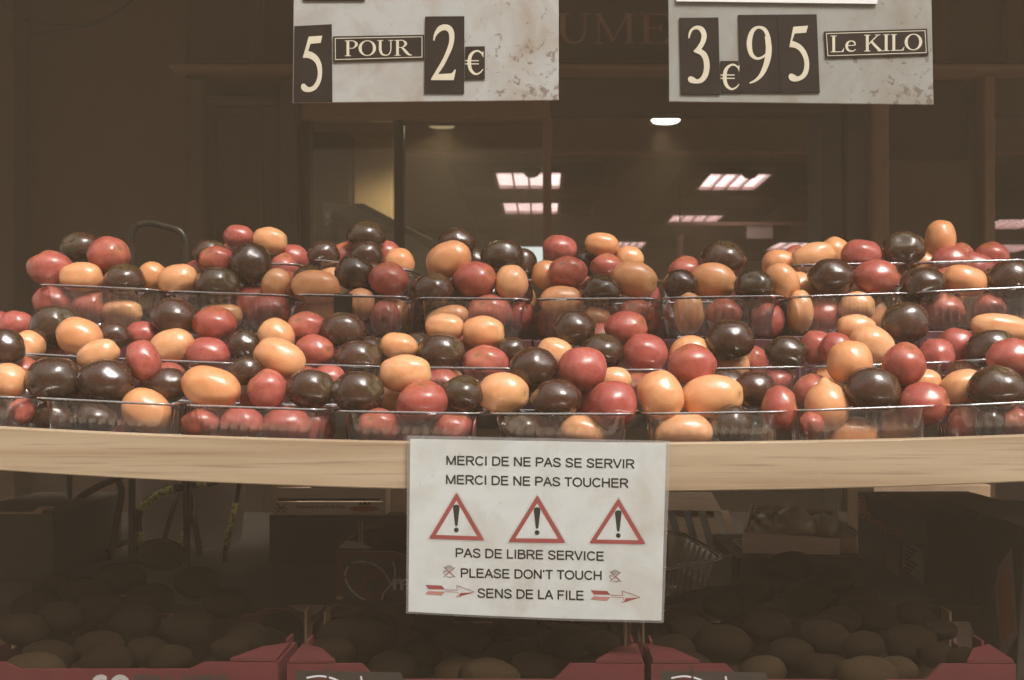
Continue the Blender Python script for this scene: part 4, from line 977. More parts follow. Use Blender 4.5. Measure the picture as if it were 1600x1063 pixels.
wq = [(1288, 49.5), (1448.5, 45), (1450.5, 85.5), (1290.5, 90.5)]
c = plate(b2, wq, name='word_card'); framed(c, wq, 2.6, 0.0024); word(c, 'Le KILO', 1297, 1442, 82, 78.5, 26, 0.0024)
card_poly([(1057, -140), (1372, -140), (1371, 6), (1057, 2)], 0.004, 0.0025, 'paper_sheet', M_WHITE, b2)

# ------------------------------------------------------------------ laminated notice on the front board
ND = 1.3095
NA = R(0)
def np_(px, py, lift=0.0):
    # the sheet leans back a little below the board and curls at its lower edge
    D = ND + max(0, (py-765)/210.0)**2*0.004 + 0.0012*math.sin((px-640)/400*math.pi*1.3)
    return P(px, py, D-lift)
t = thing('laminated_notice', 'laminated white notice with red warning triangles hung on the front board', 'notice', np_(840, 830))
def sheet(quad, lift, nx, ny, name, mt, thick=0.0):
    (ax, ay), (bx, by), (cx, cy), (dx, dy) = quad; vs = []; fs = []
    for j in range(ny+1):
        for i in range(nx+1):
            u, v = i/nx, j/ny; x = (ax*(1-u)+bx*u)*(1-v)+(dx*(1-u)+cx*u)*v; y = (ay*(1-u)+by*u)*(1-v)+(dy*(1-u)+cy*u)*v
            y += -2.2*math.sin(u*math.pi)*(-v) if v > 0.5 else 0
            vs.append(np_(x, y, lift))
    for j in range(ny):
        for i in range(nx): fs.append((j*(nx+1)+i, j*(nx+1)+i+1, (j+1)*(nx+1)+i+1, (j+1)*(nx+1)+i))
    if thick:
        n = len(vs); vs += [v+Vector((0, thick, 0)) for v in vs]; fs += [[a+n for a in f[::-1]] for f in fs]
        ring = [i for i in range(nx+1)]+[(j*(nx+1)+nx) for j in range(1, ny+1)]+[ny*(nx+1)+i for i in range(nx-1, -1, -1)]+[j*(nx+1) for j in range(ny-1, 0, -1)]
        fs += [(ring[k], ring[(k+1) % len(ring)], ring[(k+1) % len(ring)]+n, ring[k]+n) for k in range(len(ring))]
    mb = MB(); mb.add(vs, fs); return mb.build(name, mt, t, smooth=False)
M_PAPER = grimy('grubby_notice_paper', (0.655, 0.68, 0.685), (0.50, 0.48, 0.425), (0.26, 0.20, 0.14), rough=0.5, scratch=1.0)
pap = sheet([(641, 686), (1041, 693), (1033.5, 970), (638, 956)], 0.0, 24, 16, 'paper', M_PAPER, thick=0.0006)
fl = sheet([(636.5, 680.5), (1048, 689), (1037, 973.5), (634.5, 958.5)], 0.0009, 24, 16, 'laminate_film', M_FILM)
fe = sheet([(636.5, 680.5), (1048, 689), (1037, 973.5), (634.5, 958.5)], -0.0008, 24, 16, 'laminate_edge', M_FILME)
for txt, xa, xb, yl, yr, cap in (('MERCI DE NE PAS SE SERVIR', 697.3, 991, 719.3, 725.2, 14.4), ('MERCI DE NE PAS TOUCHER', 696.7, 981.5, 749.3, 755.3, 14.4),
                            ('PAS DE LIBRE SERVICE', 711.8, 943.6, 863.8, 869.4, 14.4), ('PLEASE DON\u2019T TOUCH', 719.8, 940.2, 895.4, 899.6, 14.4), ('SENS DE LA FILE', 746.2, 912.1, 926.8, 930.8, 14.6)):
    mb = MB(); tot = sum(GROT[c][0] for c in txt); gx = 0.0; k_ = (xb-xa)/(tot-0.12)
    for ch in txt:
        adv, strokes_ = GROT[ch]
        print_polys(mb, [grot_stroke(st_) for st_ in strokes_], lambda u, v, l, gx=gx: np_(xa+(gx-0.06+u)*k_, yl+(yr-yl)*(gx+u)/tot+(0.5-v)*cap, 0.0003+l), step=0.00003)
        gx += adv
    mb.build('lettering', M_INK, t)
Z3 = lambda x, y: (620+x/3.43, 670+y/3.43)
def flat(parent, name, polys, mt, lift):
    mb = MB()
    for p in polys: mb.add([np_(x, y, lift) for x, y in p], [list(range(len(p)))])
    return mb.build(name, mt, parent)
def rounded(pts, r, n=5):
    out = []; m = len(pts)
    for i in range(m):
        p0, p1, p2 = (np.array(pts[(i-1) % m]), np.array(pts[i]), np.array(pts[(i+1) % m]))
        a = p1+(p0-p1)/np.linalg.norm(p0-p1)*r; b = p1+(p2-p1)/np.linalg.norm(p2-p1)*r
        for k in range(n+1):
            s_ = k/n; out.append(tuple((1-s_)**2*a+2*s_*(1-s_)*p1+s_**2*b))
    return out
def ring_polys(o, i_): n = len(o); return [[o[k], o[(k+1) % n], i_[(k+1) % n], i_[k]] for k in range(n)]
def shrink(pts, k):
    c = np.mean(np.array(pts), 0); return [tuple(c+(np.array(p)-c)*k) for p in pts]
for tr in (((320, 341), (171, 590), (470, 600)), ((753, 355), (596, 609), (905, 613)), ((1188, 371), (1030, 615), (1335, 620))):
    pts = [Z3(*p) for p in tr]
    red = flat(t, 'warning_triangle', ring_polys(rounded(pts, 3.4), rounded(shrink(pts, 0.74), 0.6)), M_REDINK, 0.0003)
    flat(red, 'outline', ring_polys(rounded(shrink(pts, 1.07), 4), rounded(shrink(pts, 1.055), 3.9)), M_GREYINK, 0.0003)
    (ax, ay), (bx, by), (cx, cy) = tr
    e = [Z3(ax+dx-1, ay+dy) for dx, dy in ((-18, 82), (-17, 74), (-10, 68), (0, 66), (10, 68), (17, 74), (18, 82), (7, 176), (4, 181), (-4, 181), (-7, 176))]
    flat(red, 'exclamation_mark', [e], M_INK, 0.0003)
    flat(red, 'exclamation_dot', [[Z3(ax-1+13*math.cos(R(a)), ay+202+13*math.sin(R(a))) for a in range(0, 360, 20)]], M_INK, 0.0003)
for hx, hy in ((282, 767), (1172, 791)):
    hd = flat(t, 'no_touch_hand', [p for r_ in ([(hx-16+8*k, hy-8, 2.2), (hx-13+7*k, hy-26, 2.6)] for k in range(4)) for p in ribbon([(Z3(x, y)[0], Z3(x, y)[1], w_/3.43) for x, y, w_ in r_], 2)]
        + [p for p in ribbon([(*Z3(hx+x, hy+y), 0.8) for x, y in ((-20, -22), (-4, -32), (12, -27), (20, -14))])]
        + [p for p in ribbon([(*Z3(hx+x, hy+y), 0.8) for x, y in ((-14, 2), (-28, -4), (-30, 8), (-20, 14))])]
        + [p for p in ribbon([(*Z3(hx+x, hy+y), 0.8) for x, y in ((-14, 26), (2, 30), (18, 26))])], M_INK, 0.0003)
    flat(hd, 'red_cross', ribbon([(*Z3(hx-30, hy-26), 1.2), (*Z3(hx+30, hy+29), 1.2)], 2), M_REDINK, 0.0005)
    flat(hd, 'red_cross', ribbon([(*Z3(hx+30, hy-24), 1.2), (*Z3(hx-30, hy+28), 1.2)], 2), M_REDINK, 0.00056)
Z5 = lambda x, y: (640+x/7.273, 860+y/7.273)
for ox, oy in ((0, 0), (258.6, 8.3)):
    q = lambda x, y: (Z5(x, y)[0]+ox, Z5(x, y)[1]+oy)
    ar = flat(t, 'red_arrow', [[q(178, 393), q(365, 403), q(402, 446), q(215, 444)]], M_REDINK, 0.0003)
    flat(ar, 'fletching', [[q(208, 462), q(400, 472), q(365, 515), q(176, 500)]], M_PINKINK, 0.0003)
    flat(ar, 'shaft', [p for a, b in (((402, 449), (545, 455)), ((405, 470), (552, 478))) for p in ribbon([(*q(*a), 0.7), (*q(*b), 0.7)], 2)], M_REDINK, 0.0003)
    flat(ar, 'head_outline', [p for pts in (((545, 455), (533, 400), (738, 474)), ((738, 474), (530, 536), (556, 484))) for a, b in zip(pts, pts[1:]) for p in ribbon([(*q(*a), 0.7), (*q(*b), 0.7)], 2)], M_REDINK, 0.00036)
    flat(ar, 'head_shade', [[q(575, 486), q(720, 478), q(550, 528)]], M_REDINK, 0.0003)

# ------------------------------------------------------------------ lower table with kiwi crates
ta = thing('low_table', 'dark trestle table carrying the kiwi crates below the tomatoes', 'table', (0, 1.7, 0))
mb = MB(); mb.box((-1.2, 1.22, 0.785), (1.2, 1.66, 0.81)); mb.build('table_top', M_TABLE, ta, bevel=0.002)
mb = MB(); mb.box((-1.2, 1.665, 0.885), (1.2, 2.75, 0.91)); mb.build('back_top', M_TABLE, ta, bevel=0.002)
for x in (-1.1, 0, 1.1):
    for y in (1.3, 2.65):
        mb = MB(); mb.box((x-.025, y-.025, 0), (x+.025, y+.025, 0.784 if y < 2 else 0.884)); mb.build('leg', M_TABLE, ta)
def bugs(parent, x, z, s, y):
    """white outlined spotted leaf emblem printed on the crate front; x, z lower corner, s its width"""
    f = lambda u, v: (x+u*s, y, z+v*s)
    def put(name, polys, mt, l):
        mb = MB()
        for p in polys: mb.add([(x+u*s, y-l, z+v*s) for u, v in p], [list(range(len(p)))])
        return mb.build(name, mt, parent)
    put('black_panel', [[(-.02, -.35), (1.28, -.35), (1.22, .62), (1.12, .84), (-.02, .86)]], M_BLACKCARD, 0.0002)
    put('red_field', [[(.34+.335*math.cos(R(a))*math.cos(-.35)-.25*math.sin(R(a))*math.sin(-.35), .52+.335*math.cos(R(a))*math.sin(-.35)+.25*math.sin(R(a))*math.cos(-.35)) for a in range(0, 360, 15)],
                      [(.0, -.34), (1.25, -.34), (1.22, .30), (.86, .46), (.70, .46), (.58, .34), (.54, .22), (.2, .22), (.0, .3)]], M_REDCARD, 0.0003)
    em = put('emblem', ribbon([(.10, .78, .02), (.25, .80, .02), (.42, .76, .02), (.56, .66, .02), (.64, .52, .02), (.66, .47, .02)]) + ribbon([(.06, .74, .02), (.02, .66, .02), (.015, .60, .02)])
        + ribbon([(.015, .56, .02), (.08, .43, .02), (.2, .31, .02), (.36, .24, .02), (.52, .26, .02), (.56, .36, .02), (.66, .47, .02)])
        + ribbon([(.66, .47, .02), (.76, .50, .02), (.86, .48, .02), (1.0, .60, .02)]) + ribbon([(.67, .48, .02), (.72, .62, .02), (.69, .80, .02)]), M_LOGOWHITE, 0.0006)
    for cx, cy, rx, ry in ((.19, .57, .075, .115), (.40, .45, .105, .095), (.42, .75, .11, .05), (1.0, .52, .06, .07)):
        put('spot', [[(cx+rx*math.cos(R(a)), cy+ry*math.sin(R(a))) for a in range(0, 360, 18)]], M_BLACKCARD, 0.0004)
    return em
def kiwi_crate(label, x0, x1, y0, y1, z0, zt, dip, emblem=None, text=None):
    t = thing('kiwi_crate', label, 'crate', ((x0+x1)/2, y0, z0), 'red cardboard kiwi crates')
    th = 0.005; cw = 0.085
    mb = MB(); mb.box((x0, y0, z0), (x1, y1, z0+th)); mb.build('bottom', M_KRAFT, t)
    for nm, ya in (('front_wall', y0), ('back_wall', y1-th)):
        mb = MB(); pl = [(x0, z0+th), (x1, z0+th), (x1, zt), (x1-cw, zt), (x1-cw-0.018, zt-dip), (x0+cw+0.018, zt-dip), (x0+cw, zt), (x0, zt)]
        mb.prism([(x, ya, z) for x, z in pl], (0, th, 0)); wl = mb.build(nm, M_REDCARD, t)
    for xa, nm in ((x0, 'side_wall'), (x1-th, 'side_wall')):
        mb = MB(); pl = [(y0+th+.001, z0+th), (y1-th-.001, z0+th), (y1-th-.001, zt), (y1-0.10, zt), (y1-0.115, zt-0.02), (y0+0.115, zt-0.02), (y0+0.10, zt), (y0+th+.001, zt)]
        mb.prism([(xa, y, z) for y, z in pl], (th, 0, 0)); mb.build(nm, M_REDCARD, t)
    for xa, sx, ya, sy in ((x0, 1, y0, 1), (x1, -1, y0, 1), (x0, 1, y1, -1), (x1, -1, y1, -1)):
        # folded triangular corner gusset
        mb = MB(); mb.prism([(xa+sx*.002, ya+sy*.002, zt+.001), (xa+sx*.055, ya+sy*.002, zt+.001), (xa+sx*.030, ya+sy*.05, zt+.003), (xa+sx*.002, ya+sy*.075, zt+.002)], (0, 0, .0035)); mb.build('corner_gusset', M_REDFOLD, t)
        mb = MB(); mb.box((xa+min(sx*.006, sx*.009), ya+min(sy*.08, sy*.11), zt-.03), (xa+max(sx*.006, sx*.009), ya+max(sy*.08, sy*.11), zt+(.008 if sy > 0 else .02))); mb.build('stacking_tab', M_REDCARD if sy > 0 else M_KRAFT, t)
    if emblem is not None:
        em = bugs(t, x0+0.012, z0+0.006 if emblem == 'low' else z0-0.028, 0.105, y0)
    mb = MB(); mb.box((x0+.0455, y0-.0008, z0+.01), (x0+.0480, y0-.0002, zt-.001)); mb.build('fold_line', M_BLACKCARD, t)
    if text:
        for tx, xa, wd, mt in text:
            text_part(tx, lambda u, v: (xa+u*wd, y0-0.0005, zt-dip-0.034+v*0.028), mt, t, bold=0.0006)
    return t
KY0, KY1, KZ0, KZT = 1.312, 1.612, 0.8105, 0.914
A0, A1 = -0.70, -0.302; B0, B1 = -0.292, 0.116; C0, C1 = 0.124, 0.540
kiwi_crate('red kiwi crate at the bottom, with grey and black FRUITS lettering', A0, A1, KY0, KY1, KZ0, KZT+.002, 0.008, text=(('co', -0.515, 0.045, M_GREYINK), ('FRUITS', -0.465, 0.105, M_BLACKCARD)))
kiwi_crate('red kiwi crate below the notice, in the bottom middle', B0, B1, KY0+.001, KY1, KZ0, KZT, 0.018, emblem='low')
kiwi_crate('red kiwi crate at the bottom, below the black cartons', C0, C1, KY0, KY1, KZ0, KZT, 0.018, emblem='low')
BD = 1.70
q0 = P(525, 925, BD)
bk = kiwi_crate('red kiwi crate with white leaf emblem and letter m, half behind the notice', q0.x, q0.x+0.40, BD, BD+0.28, 0.9105, P(525, 862, BD).z, 0.006, emblem='high')
text_part('m', lambda u, v: (P(615, 0, BD).x+u*0.024, BD-0.0006, 0.925+v*0.016), M_LOGOWHITE, bk, bold=0.0008)

KI = []
for s, x0_, y0_, rows in ((2.6375, 0, 660, """665 545 185 125;815 660 190 125;935 745 180 120;555 820 195 135;775 852 222 142;95 855 195 125;410 925 200 110;195 968 215 100
440 985 205 75;612 945 180 110;700 978 180 80;130 1036 270 84;500 645 200 120;340 705 205 125;610 730 200 125;1020 890 165 125;950 935 160 80;60 760 200 120;420 765 205 125;250 805 190 125;230 690 180 110"""),
    (2.667, 400, 940, "470 145 208 120;865 152 206 116;1295 167 216 124;320 213 182 96;570 275 202 90;840 292 192 90;1160 275 202 90;1030 225 166 98;700 224 160 90;970 318 252 90;740 84 168 70;1440 174 156 96;1400 275 156 70;1080 90 180 90;240 130 170 90;150 190 120 80"),
    (2.928, 1000, 700, "690 545 215 130;525 655 178 122;380 722 190 112;380 892 252 154;582 815 215 130;762 695 242 130;842 865 232 145;880 610 200 120;560 1022 212 124;862 1012 212 106;1010 1040 222 84;230 830 200 110;150 920 200 110;230 1000 200 100;690 940 210 120;990 700 200 120"),
    (2.928, 1250, 700, "490 892 262 152;285 905 190 116;90 860 160 110;95 1012 204 86;430 1022 204 96;312 1040 272 76;620 945 160 110;335 765 222 130;180 790 190 120;640 830 150 90;520 760 170 110;740 960 140 90")):
    for q in rows.replace('\n', ';').split(';'):
        a = [float(v) for v in q.split()]; KI.append(dict(px=x0_+a[0]/s, py=y0_+a[1]/s, w=a[2]/s*1.04, h=a[3]/s*1.04, a=rnd.uniform(-10, 10), row=0))
def crate_of(f):
    return 'A' if f['px'] < 440 else 'B' if f['px'] < 1008 else 'C'
solve(KI, lambda f: 1.36+(1055-f['py'])*0.00125, lambda f: 1.322 if f['py'] < 1048 else 1.29, lambda f: 1.62, slack=0.86)
M_KIWI_LIT = mat('painted_lit_kiwi_skin', (0.055, 0.034, 0.016), rough=0.9, spec=0.08, color2=(0.016, 0.010, 0.005), scale=26, bump=0.9, bscale=45, ramp=(0.36, 0.7), detail=9)  # lit copy of the kiwi skin: light on the front fruits put into colour
KV = []
for k in range(4):
    KV.append(fruit_mesh('kiwi', M_KIWI, ((1, .1, .05), (-1, -.3, .1), (.8, .6, 0), (1, -.5, .1))[k], 80+k, dimple=0.03, lobes=0, lump=0.03, tip=0.03, scar=0.10, sub=3))
KI2 = []
base = list(KI)
for xa, xb in ((A0, A1), (B0, B1), (C0, C1)):
    for zz, off in ((KZ0+0.036, 0), (KZ0+0.080, 0.03)):
        for i in range(5):
            for j in range(4):
                x = xa+0.045+off*.6+i*(xb-xa-0.09-off)/4+rnd.uniform(-.006, .006); D = KY0+0.045+off*.5+j*0.065+rnd.uniform(-.005, .005); z = zz+rnd.uniform(-.004, .006)
                f = dict(px=px_of(x, D), py=CY-(z-EYE)*F/D, w=0.066*F/D, h=0.052*F/D, a=rnd.uniform(-25, 25), row=0, D=D)
                if f['px'] < -30 or f['py'] > 1085: continue
                if not all((P(g_['px'], g_['py'], g_['D'])-Vector((x, D, z))).length > 0.046 for g_ in KI): continue
                vis = 0
                for u in range(24):
                    a = 2*math.pi*u/12; rr = 0.45 if u < 12 else 0.85
                    qx, qy = f['px']+math.cos(a)*rr*f['w']/2, f['py']+math.sin(a)*rr*f['h']/2
                    if 0 < qx < 1600 and qy < 1063 and not any(g_['D'] < D and ((qx-g_['px'])/(g_['w']/2))**2+((qy-g_['py'])/(g_['h']/2))**2 < 1 for g_ in base): vis += 1
                if vis >= 3: KI.append(f)
CRN = {'A': 'crate with FRUITS lettering', 'B': 'crate below the notice', 'C': 'crate below the black cartons'}
for cr, xa, xb in (('A', A0, A1), ('B', B0, B1), ('C', C0, C1)):
    ks = sorted([f for f in KI if crate_of(f) == cr], key=lambda f: f['py'])
    for f in ks:
        x = (f['px']-CX)*f['D']/F; r = f['w']/2*f['D']/F
        f['px'] = CX+min(max(x, xa+r+.008), xb-r-.008)*F/f['D']
    tiers = [ks[k:k+7] for k in range(0, len(ks), 7)]
    for ti, tr in enumerate(tiers):
        tr.sort(key=lambda f: f['px'])
        for k, f in enumerate(tr):
            tn = 'top' if ti == 0 else 'lowest' if ti == len(tiers)-1 else ORD[ti]
            f['lab'] = f'kiwi, {ORD[k]} from left, {tn} tier, {CRN[cr]}'; KI2.append(f)
for f in KI2:
    o = bpy.data.objects.new('kiwi', KV[rnd.randrange(4)]); col.objects.link(o)
    D = f['D']; o.location = P(f['px'], f['py'], D); sx, sz = f['w']/2*D/F, f['h']/2*D/F
    o.scale = (sx, min(sx, max(sz, 0.026)), max(sz, sx*0.62)); o.rotation_euler = (0, R(f['a']), rnd.uniform(-.3, .3))
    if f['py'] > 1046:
        o.material_slots[0].link = 'OBJECT'; o.material_slots[0].material = M_KIWI_LIT  # foremost kiwis take the skin with light painted in
    tag(o, f['lab'], 'kiwi', 'kiwis in the red crates')
# kiwis in the far crate
for k, (px, py) in enumerate(((608, 868), (650, 872), (575, 874))):
    o = bpy.data.objects.new('kiwi', KV[k]); col.objects.link(o); D = BD+0.06+0.03*k; o.location = P(px, py, D); o.scale = (.034, .028, .027)
    tag(o, ('brown kiwi showing over the emblem of the far red crate', 'brown kiwi partly behind the notice in the far red crate', 'kiwi at the corner of the far red crate')[k], 'kiwi', 'kiwis in the far red crate')

# ------------------------------------------------------------------ things in the shade under the stall
# wooden crate with print
D = 2.0; a = P(425, 806, D); b = P(603, 740, D)
t = thing('wooden_crate', 'pale wooden produce crate with black printed line, under the front board', 'crate', ((a.x+b.x)/2, D, a.z))
H3 = (b.z-a.z)/3
for k in range(3):
    mb = MB(); mb.box((a.x, D, a.z+k*H3+.001), (b.x, D+.006, a.z+(k+1)*H3-.001)); mb.build('slat', M_CRATEWOOD, t, bevel=0.0008)
for xx in (a.x+.001, b.x-.0065):
    mb = MB(); mb.box((xx, D+.0065, a.z), (xx+.006, D+.30, b.z)); mb.build('end_board', M_CRATEWOOD, t)
mb = MB(); mb.box((a.x+.008, D+.0065, a.z), (b.x-.008, D+.30, a.z+.006)); mb.build('base_board', M_CRATEWOOD, t)
text_part('Entendez le go\u00fbt du frais', lambda u, v: (P(464, 0, D).x+u*0.083, D-.0006, P(0, 796, D).z+v*.008), M_BLACKCARD, t)
mb = MB(); pa, pb_ = P(435, 783, D), P(594, 779, D); mb.box((pa.x, D-.0012, pa.z), (pb_.x, D-.0004, pb_.z)); mb.build('printed_bar', M_BLACKCARD, t)
mb = MB(); print_polys(mb, [ribbon([(x, y, 1.6) for x, y in pp_]) for pp_ in (((432, 787), (440, 795), (448, 802)), ((447, 788), (440, 794), (432, 801)), ((430, 796), (440, 793), (450, 796)))], lambda x, y, l: P(x, y, D-.0006-l)); mb.build('cross_mark', M_BLACKCARD, t)
mb = MB(); mb.add([P(570+23*math.cos(R(v)), 795+5*math.sin(R(v)), D-.0006) for v in range(0, 360, 15)], [list(range(24))]); lg = mb.build('red_logo', M_ORAPRINT, t)
mb = MB(); mb.add([P(x, y, D-.0006) for x, y in ((560, 789), (563, 785), (566, 788), (570, 784), (574, 788), (577, 785), (580, 789))], [list(range(7))]); mb.build('crown_mark', M_BLACKCARD, t)
mb = MB(); mb.box((a.x-.01, D+.02, 0.911), (b.x+.06, D+.33, a.z-.001)); tag(centre_origin(mb.build('dark_plinth_carton', M_BLACKCARD, bevel=.002)), 'dark carton under the pale wooden produce crate', 'carton')
a = P(610, 762, 2.06); mb = MB(); mb.box((a.x-.005, 2.06, 0.911), (a.x+.03, 2.3, a.z+0.02)); mb.box((a.x+.004, 2.0594, a.z-.03), (a.x+.016, 2.0598, a.z-.012)); tag(centre_origin(mb.build('narrow_carton', M_KRAFT)), 'narrow brown carton standing beside the pale wooden crate', 'carton')
# hand truck (tubes with tape)
D = 1.98
ht = thing('hand_truck', 'black tubular hand truck, its looped handle showing above the tomatoes', 'hand truck', (P(230, 800, D).x, D, 0))
def zt(x, y): return (x/2.6375, 660+y/2.6375)
def tube_px(pts, r, name, mt, d=0.0, smooth=True, zmin=None):
    mb = MB(); q = crom(pts, 6) if len(pts) > 2 else pts
    w3 = [P(x, y, D+d) for x, y in q]
    if zmin is not None: w3.append(Vector((w3[-1].x, w3[-1].y, zmin)))
    mb.tube(w3, r, 12); return mb.build(name, mt, ht, smooth=smooth)
tube_px([(206, 900), (206, 600), (205, 420), (206, 372), (214, 354), (234, 349), (262, 355), (280, 361), (289, 375), (291, 405), (291, 500), (292, 900)], 0.0062, 'handle', M_STEEL, zmin=0.2)
mb = MB(); xl, xr = P(206, 0, D).x, P(292, 0, D).x; mb.box((xl-.12, D-.02, 0.0), (xr+.12, D+.25, 0.012)); mb.build('toe_plate', M_STEEL, ht)
mb = MB(); mb.tube([(xr, D, 0.012), (xr, D, 0.5)], 0.0063, 12); mb.build('frame_tube', M_STEEL, ht, smooth=True)
mb = MB(); mb.tube([(xl, D, 0.012), (xl, D, 0.5)], 0.0063, 12); mb.build('frame_tube', M_STEEL, ht, smooth=True)
for xx in (xl-.09, xr+.09):
    mb = MB(); mb.tube([(xx-.02, D+.06, .09), (xx+.02, D+.06, .09)], 0.085, 24); mb.build('wheel', M_CABLE, ht)
t2 = ht
ht = thing('trolley_frame', 'bent black trolley tubes patched with yellow and rusty tape under the board', 'trolley', (P(160, 800, D).x, D+.05, 0.91))
tube_px([zt(285, 100), zt(285, 620)], 0.0058, 'post', M_STEEL, .05, zmin=.911)
tube_px([zt(285, 470), zt(285, 600)], 0.0064, 'tape', M_RTAPE, .05)
tube_px([zt(560, 190), zt(470, 235), zt(400, 268), zt(330, 310), zt(306, 350), zt(306, 460), zt(326, 610)], 0.0062, 'bent_tube', M_STEEL, .06, zmin=.911)
tube_px([zt(307, 470), zt(315, 540), zt(325, 598)], 0.0068, 'tape', M_RTAPE, .06)
tube_px([zt(470, 200), zt(498, 270), zt(498, 320), zt(480, 410), zt(458, 545)], 0.0065, 'bent_tube', M_STEEL, .08, zmin=.911)
tube_px([zt(440, 530), zt(530, 488)], 0.0052, 'cross_bar', M_STEEL, .09)
tube_px([zt(960, 215), zt(860, 250), zt(760, 262), zt(650, 300), zt(590, 343), zt(570, 390), zt(574, 520)], 0.0068, 'bent_tube', M_STEEL, .03, zmin=.911)
tube_px([zt(720, 272), zt(650, 301), zt(592, 342), zt(580, 358)], 0.0074, 'tape', M_YTAPE, .03); tube_px([zt(573, 450), zt(574, 505)], 0.0074, 'tape', M_YTAPE, .03)
tube_px([zt(855, 251), zt(815, 258)], 0.0074, 'tape', M_YTAPE, .03)
tube_px([zt(745, 240), zt(672, 500)], 0.0045, 'brace', M_STEEL, .10, zmin=.911)
tube_px([zt(740, 200), zt(775, 280), zt(784, 340), zt(768, 430), zt(748, 520)], 0.0062, 'bent_tube', M_STEEL, .07, zmin=.911)
tube_px([zt(768, 430), zt(758, 475), zt(749, 512)], 0.0068, 'tape', M_YTAPE, .07)
tube_px([zt(775, 280), zt(822, 520)], 0.0062, 'brace', M_STEEL, .12, zmin=.911)
tube_px([zt(995, 200), zt(972, 330), zt(928, 530)], 0.0042, 'brace', M_STEEL, .05, zmin=.911)
tube_px([zt(972, 330), zt(930, 520)], 0.0050, 'tape', M_YTAPE, .05)
# pale tub behind
D = 2.12
tu = thing('plastic_tub', 'pale pinkish plastic tub standing behind the taped trolley tubes', 'tub', (P(254, 0, D).x, D+.15, .911))
c = P(254, 0, D); ca = c.x; rr = (P(350, 0, D).x-P(157, 0, D).x)/2
mb = MB(); N = 40; prof = [(rr*0.86, .911), (rr*0.99, P(0, 700, D).z), (rr*1.05, P(0, 699, D).z), (rr*1.05, P(0, 690, D).z), (rr*0.96, P(0, 690, D).z), (rr*0.82, .93)]
vs = []; fs = []
for r_, z in prof:
    for k in range(N):
        a = 2*math.pi*k/N; vs.append((ca+r_*math.copysign(abs(math.cos(a))**0.7, math.cos(a)), D+.16+.8*r_*math.copysign(abs(math.sin(a))**0.7, math.sin(a)), z))
for i in range(len(prof)-1):
    for k in range(N): fs.append((i*N+k, i*N+(k+1) % N, (i+1)*N+(k+1) % N, (i+1)*N+k))
fs += [list(range(N-1, -1, -1)), [(len(prof)-1)*N+k for k in range(N)]]
mb.add(vs, fs); mb.build('body', M_TUB, tu, smooth=True)
# dark box far left
D = 1.85; a = P(-70, 800, D); b = P(84, 800, D)
t = thing('dark_carton', 'dark brown carton with a torn orange edged rim beside the trolley tubes', 'carton', (a.x, D, .911))
mb = MB(); mb.box((a.x, D, .911), (b.x, D+.3, a.z)); mb.build('box', M_BLACKCARD, t, bevel=.002)
mb = MB(); mb.prism([P(-70, 800, D-.002), P(50, 800, D-.002), P(60, 792, D-.002), P(84, 791, D-.002), P(84, 794, D-.002), P(70, 796, D-.002), P(62, 803.5, D-.002), P(-70, 803, D-.002)], (0, .002, 0)); mb.build('torn_edge', M_KRAFT, t)
# empty clear punnet behind the right-hand kiwis
D = 1.66
t = thing('empty_punnet', 'empty clear plastic punnet lying tilted behind the kiwis by the notice', 'punnet', P(1095, 935, D))
for nm, me in (('tub', PM[1][0].copy()), ('rim', PM[1][1].copy())):
    me.materials[0] = plastic('milky_' + nm, tint=(0.92, 0.91, 0.86), milk=0.30 if nm == 'tub' else 0.6, rough=0.15, boost=1.0, milkcol=(0.85, 0.8, 0.65))
    o = bpy.data.objects.new(nm, me); col.objects.link(o); o.parent = t
t.location = (P(1068, 0, D).x, D+.02, 0.9115); t.rotation_euler = (R(14), R(-3), R(34))
# white folded sheet
mb = MB(); mb.prism([P(1035, 887, 1.80), P(1150, 867, 1.80), P(1176, 868, 1.80), P(1205, 874, 1.80), P(1200, 890, 1.80), P(1206, 906, 1.80), P(1150, 916, 1.80), P(1035, 917, 1.80)], (0, .01, 0)); tag(centre_origin(mb.build('folded_sheet', M_WHITE)), 'pale folded card standing behind the empty punnet', 'card')
# slatted crate
D = 2.15
t = thing('slatted_crate', 'brown slatted crate in the shade beside the notice, bars leaning', 'crate', (P(1090, 0, D).x, D, .911))
for k in range(5):
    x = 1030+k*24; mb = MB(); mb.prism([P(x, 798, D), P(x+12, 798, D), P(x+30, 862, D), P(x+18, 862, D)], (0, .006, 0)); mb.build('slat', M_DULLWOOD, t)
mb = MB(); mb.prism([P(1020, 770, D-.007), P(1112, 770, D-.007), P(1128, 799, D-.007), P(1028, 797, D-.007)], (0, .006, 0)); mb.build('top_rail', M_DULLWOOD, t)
z_ = P(0, 860, D).z; mb = MB(); mb.box((P(1040, 0, D).x, D+.007, .911), (P(1150, 0, D).x, D+.25, z_)); mb.build('base', M_BLACKCARD, t)
mb = MB(); mb.box((P(1018, 0, D).x, D+.05, z_+.001), (P(1120, 0, D).x, D+.06, P(0, 790, D).z)); mb.build('back_board', M_BLACKCARD, t)
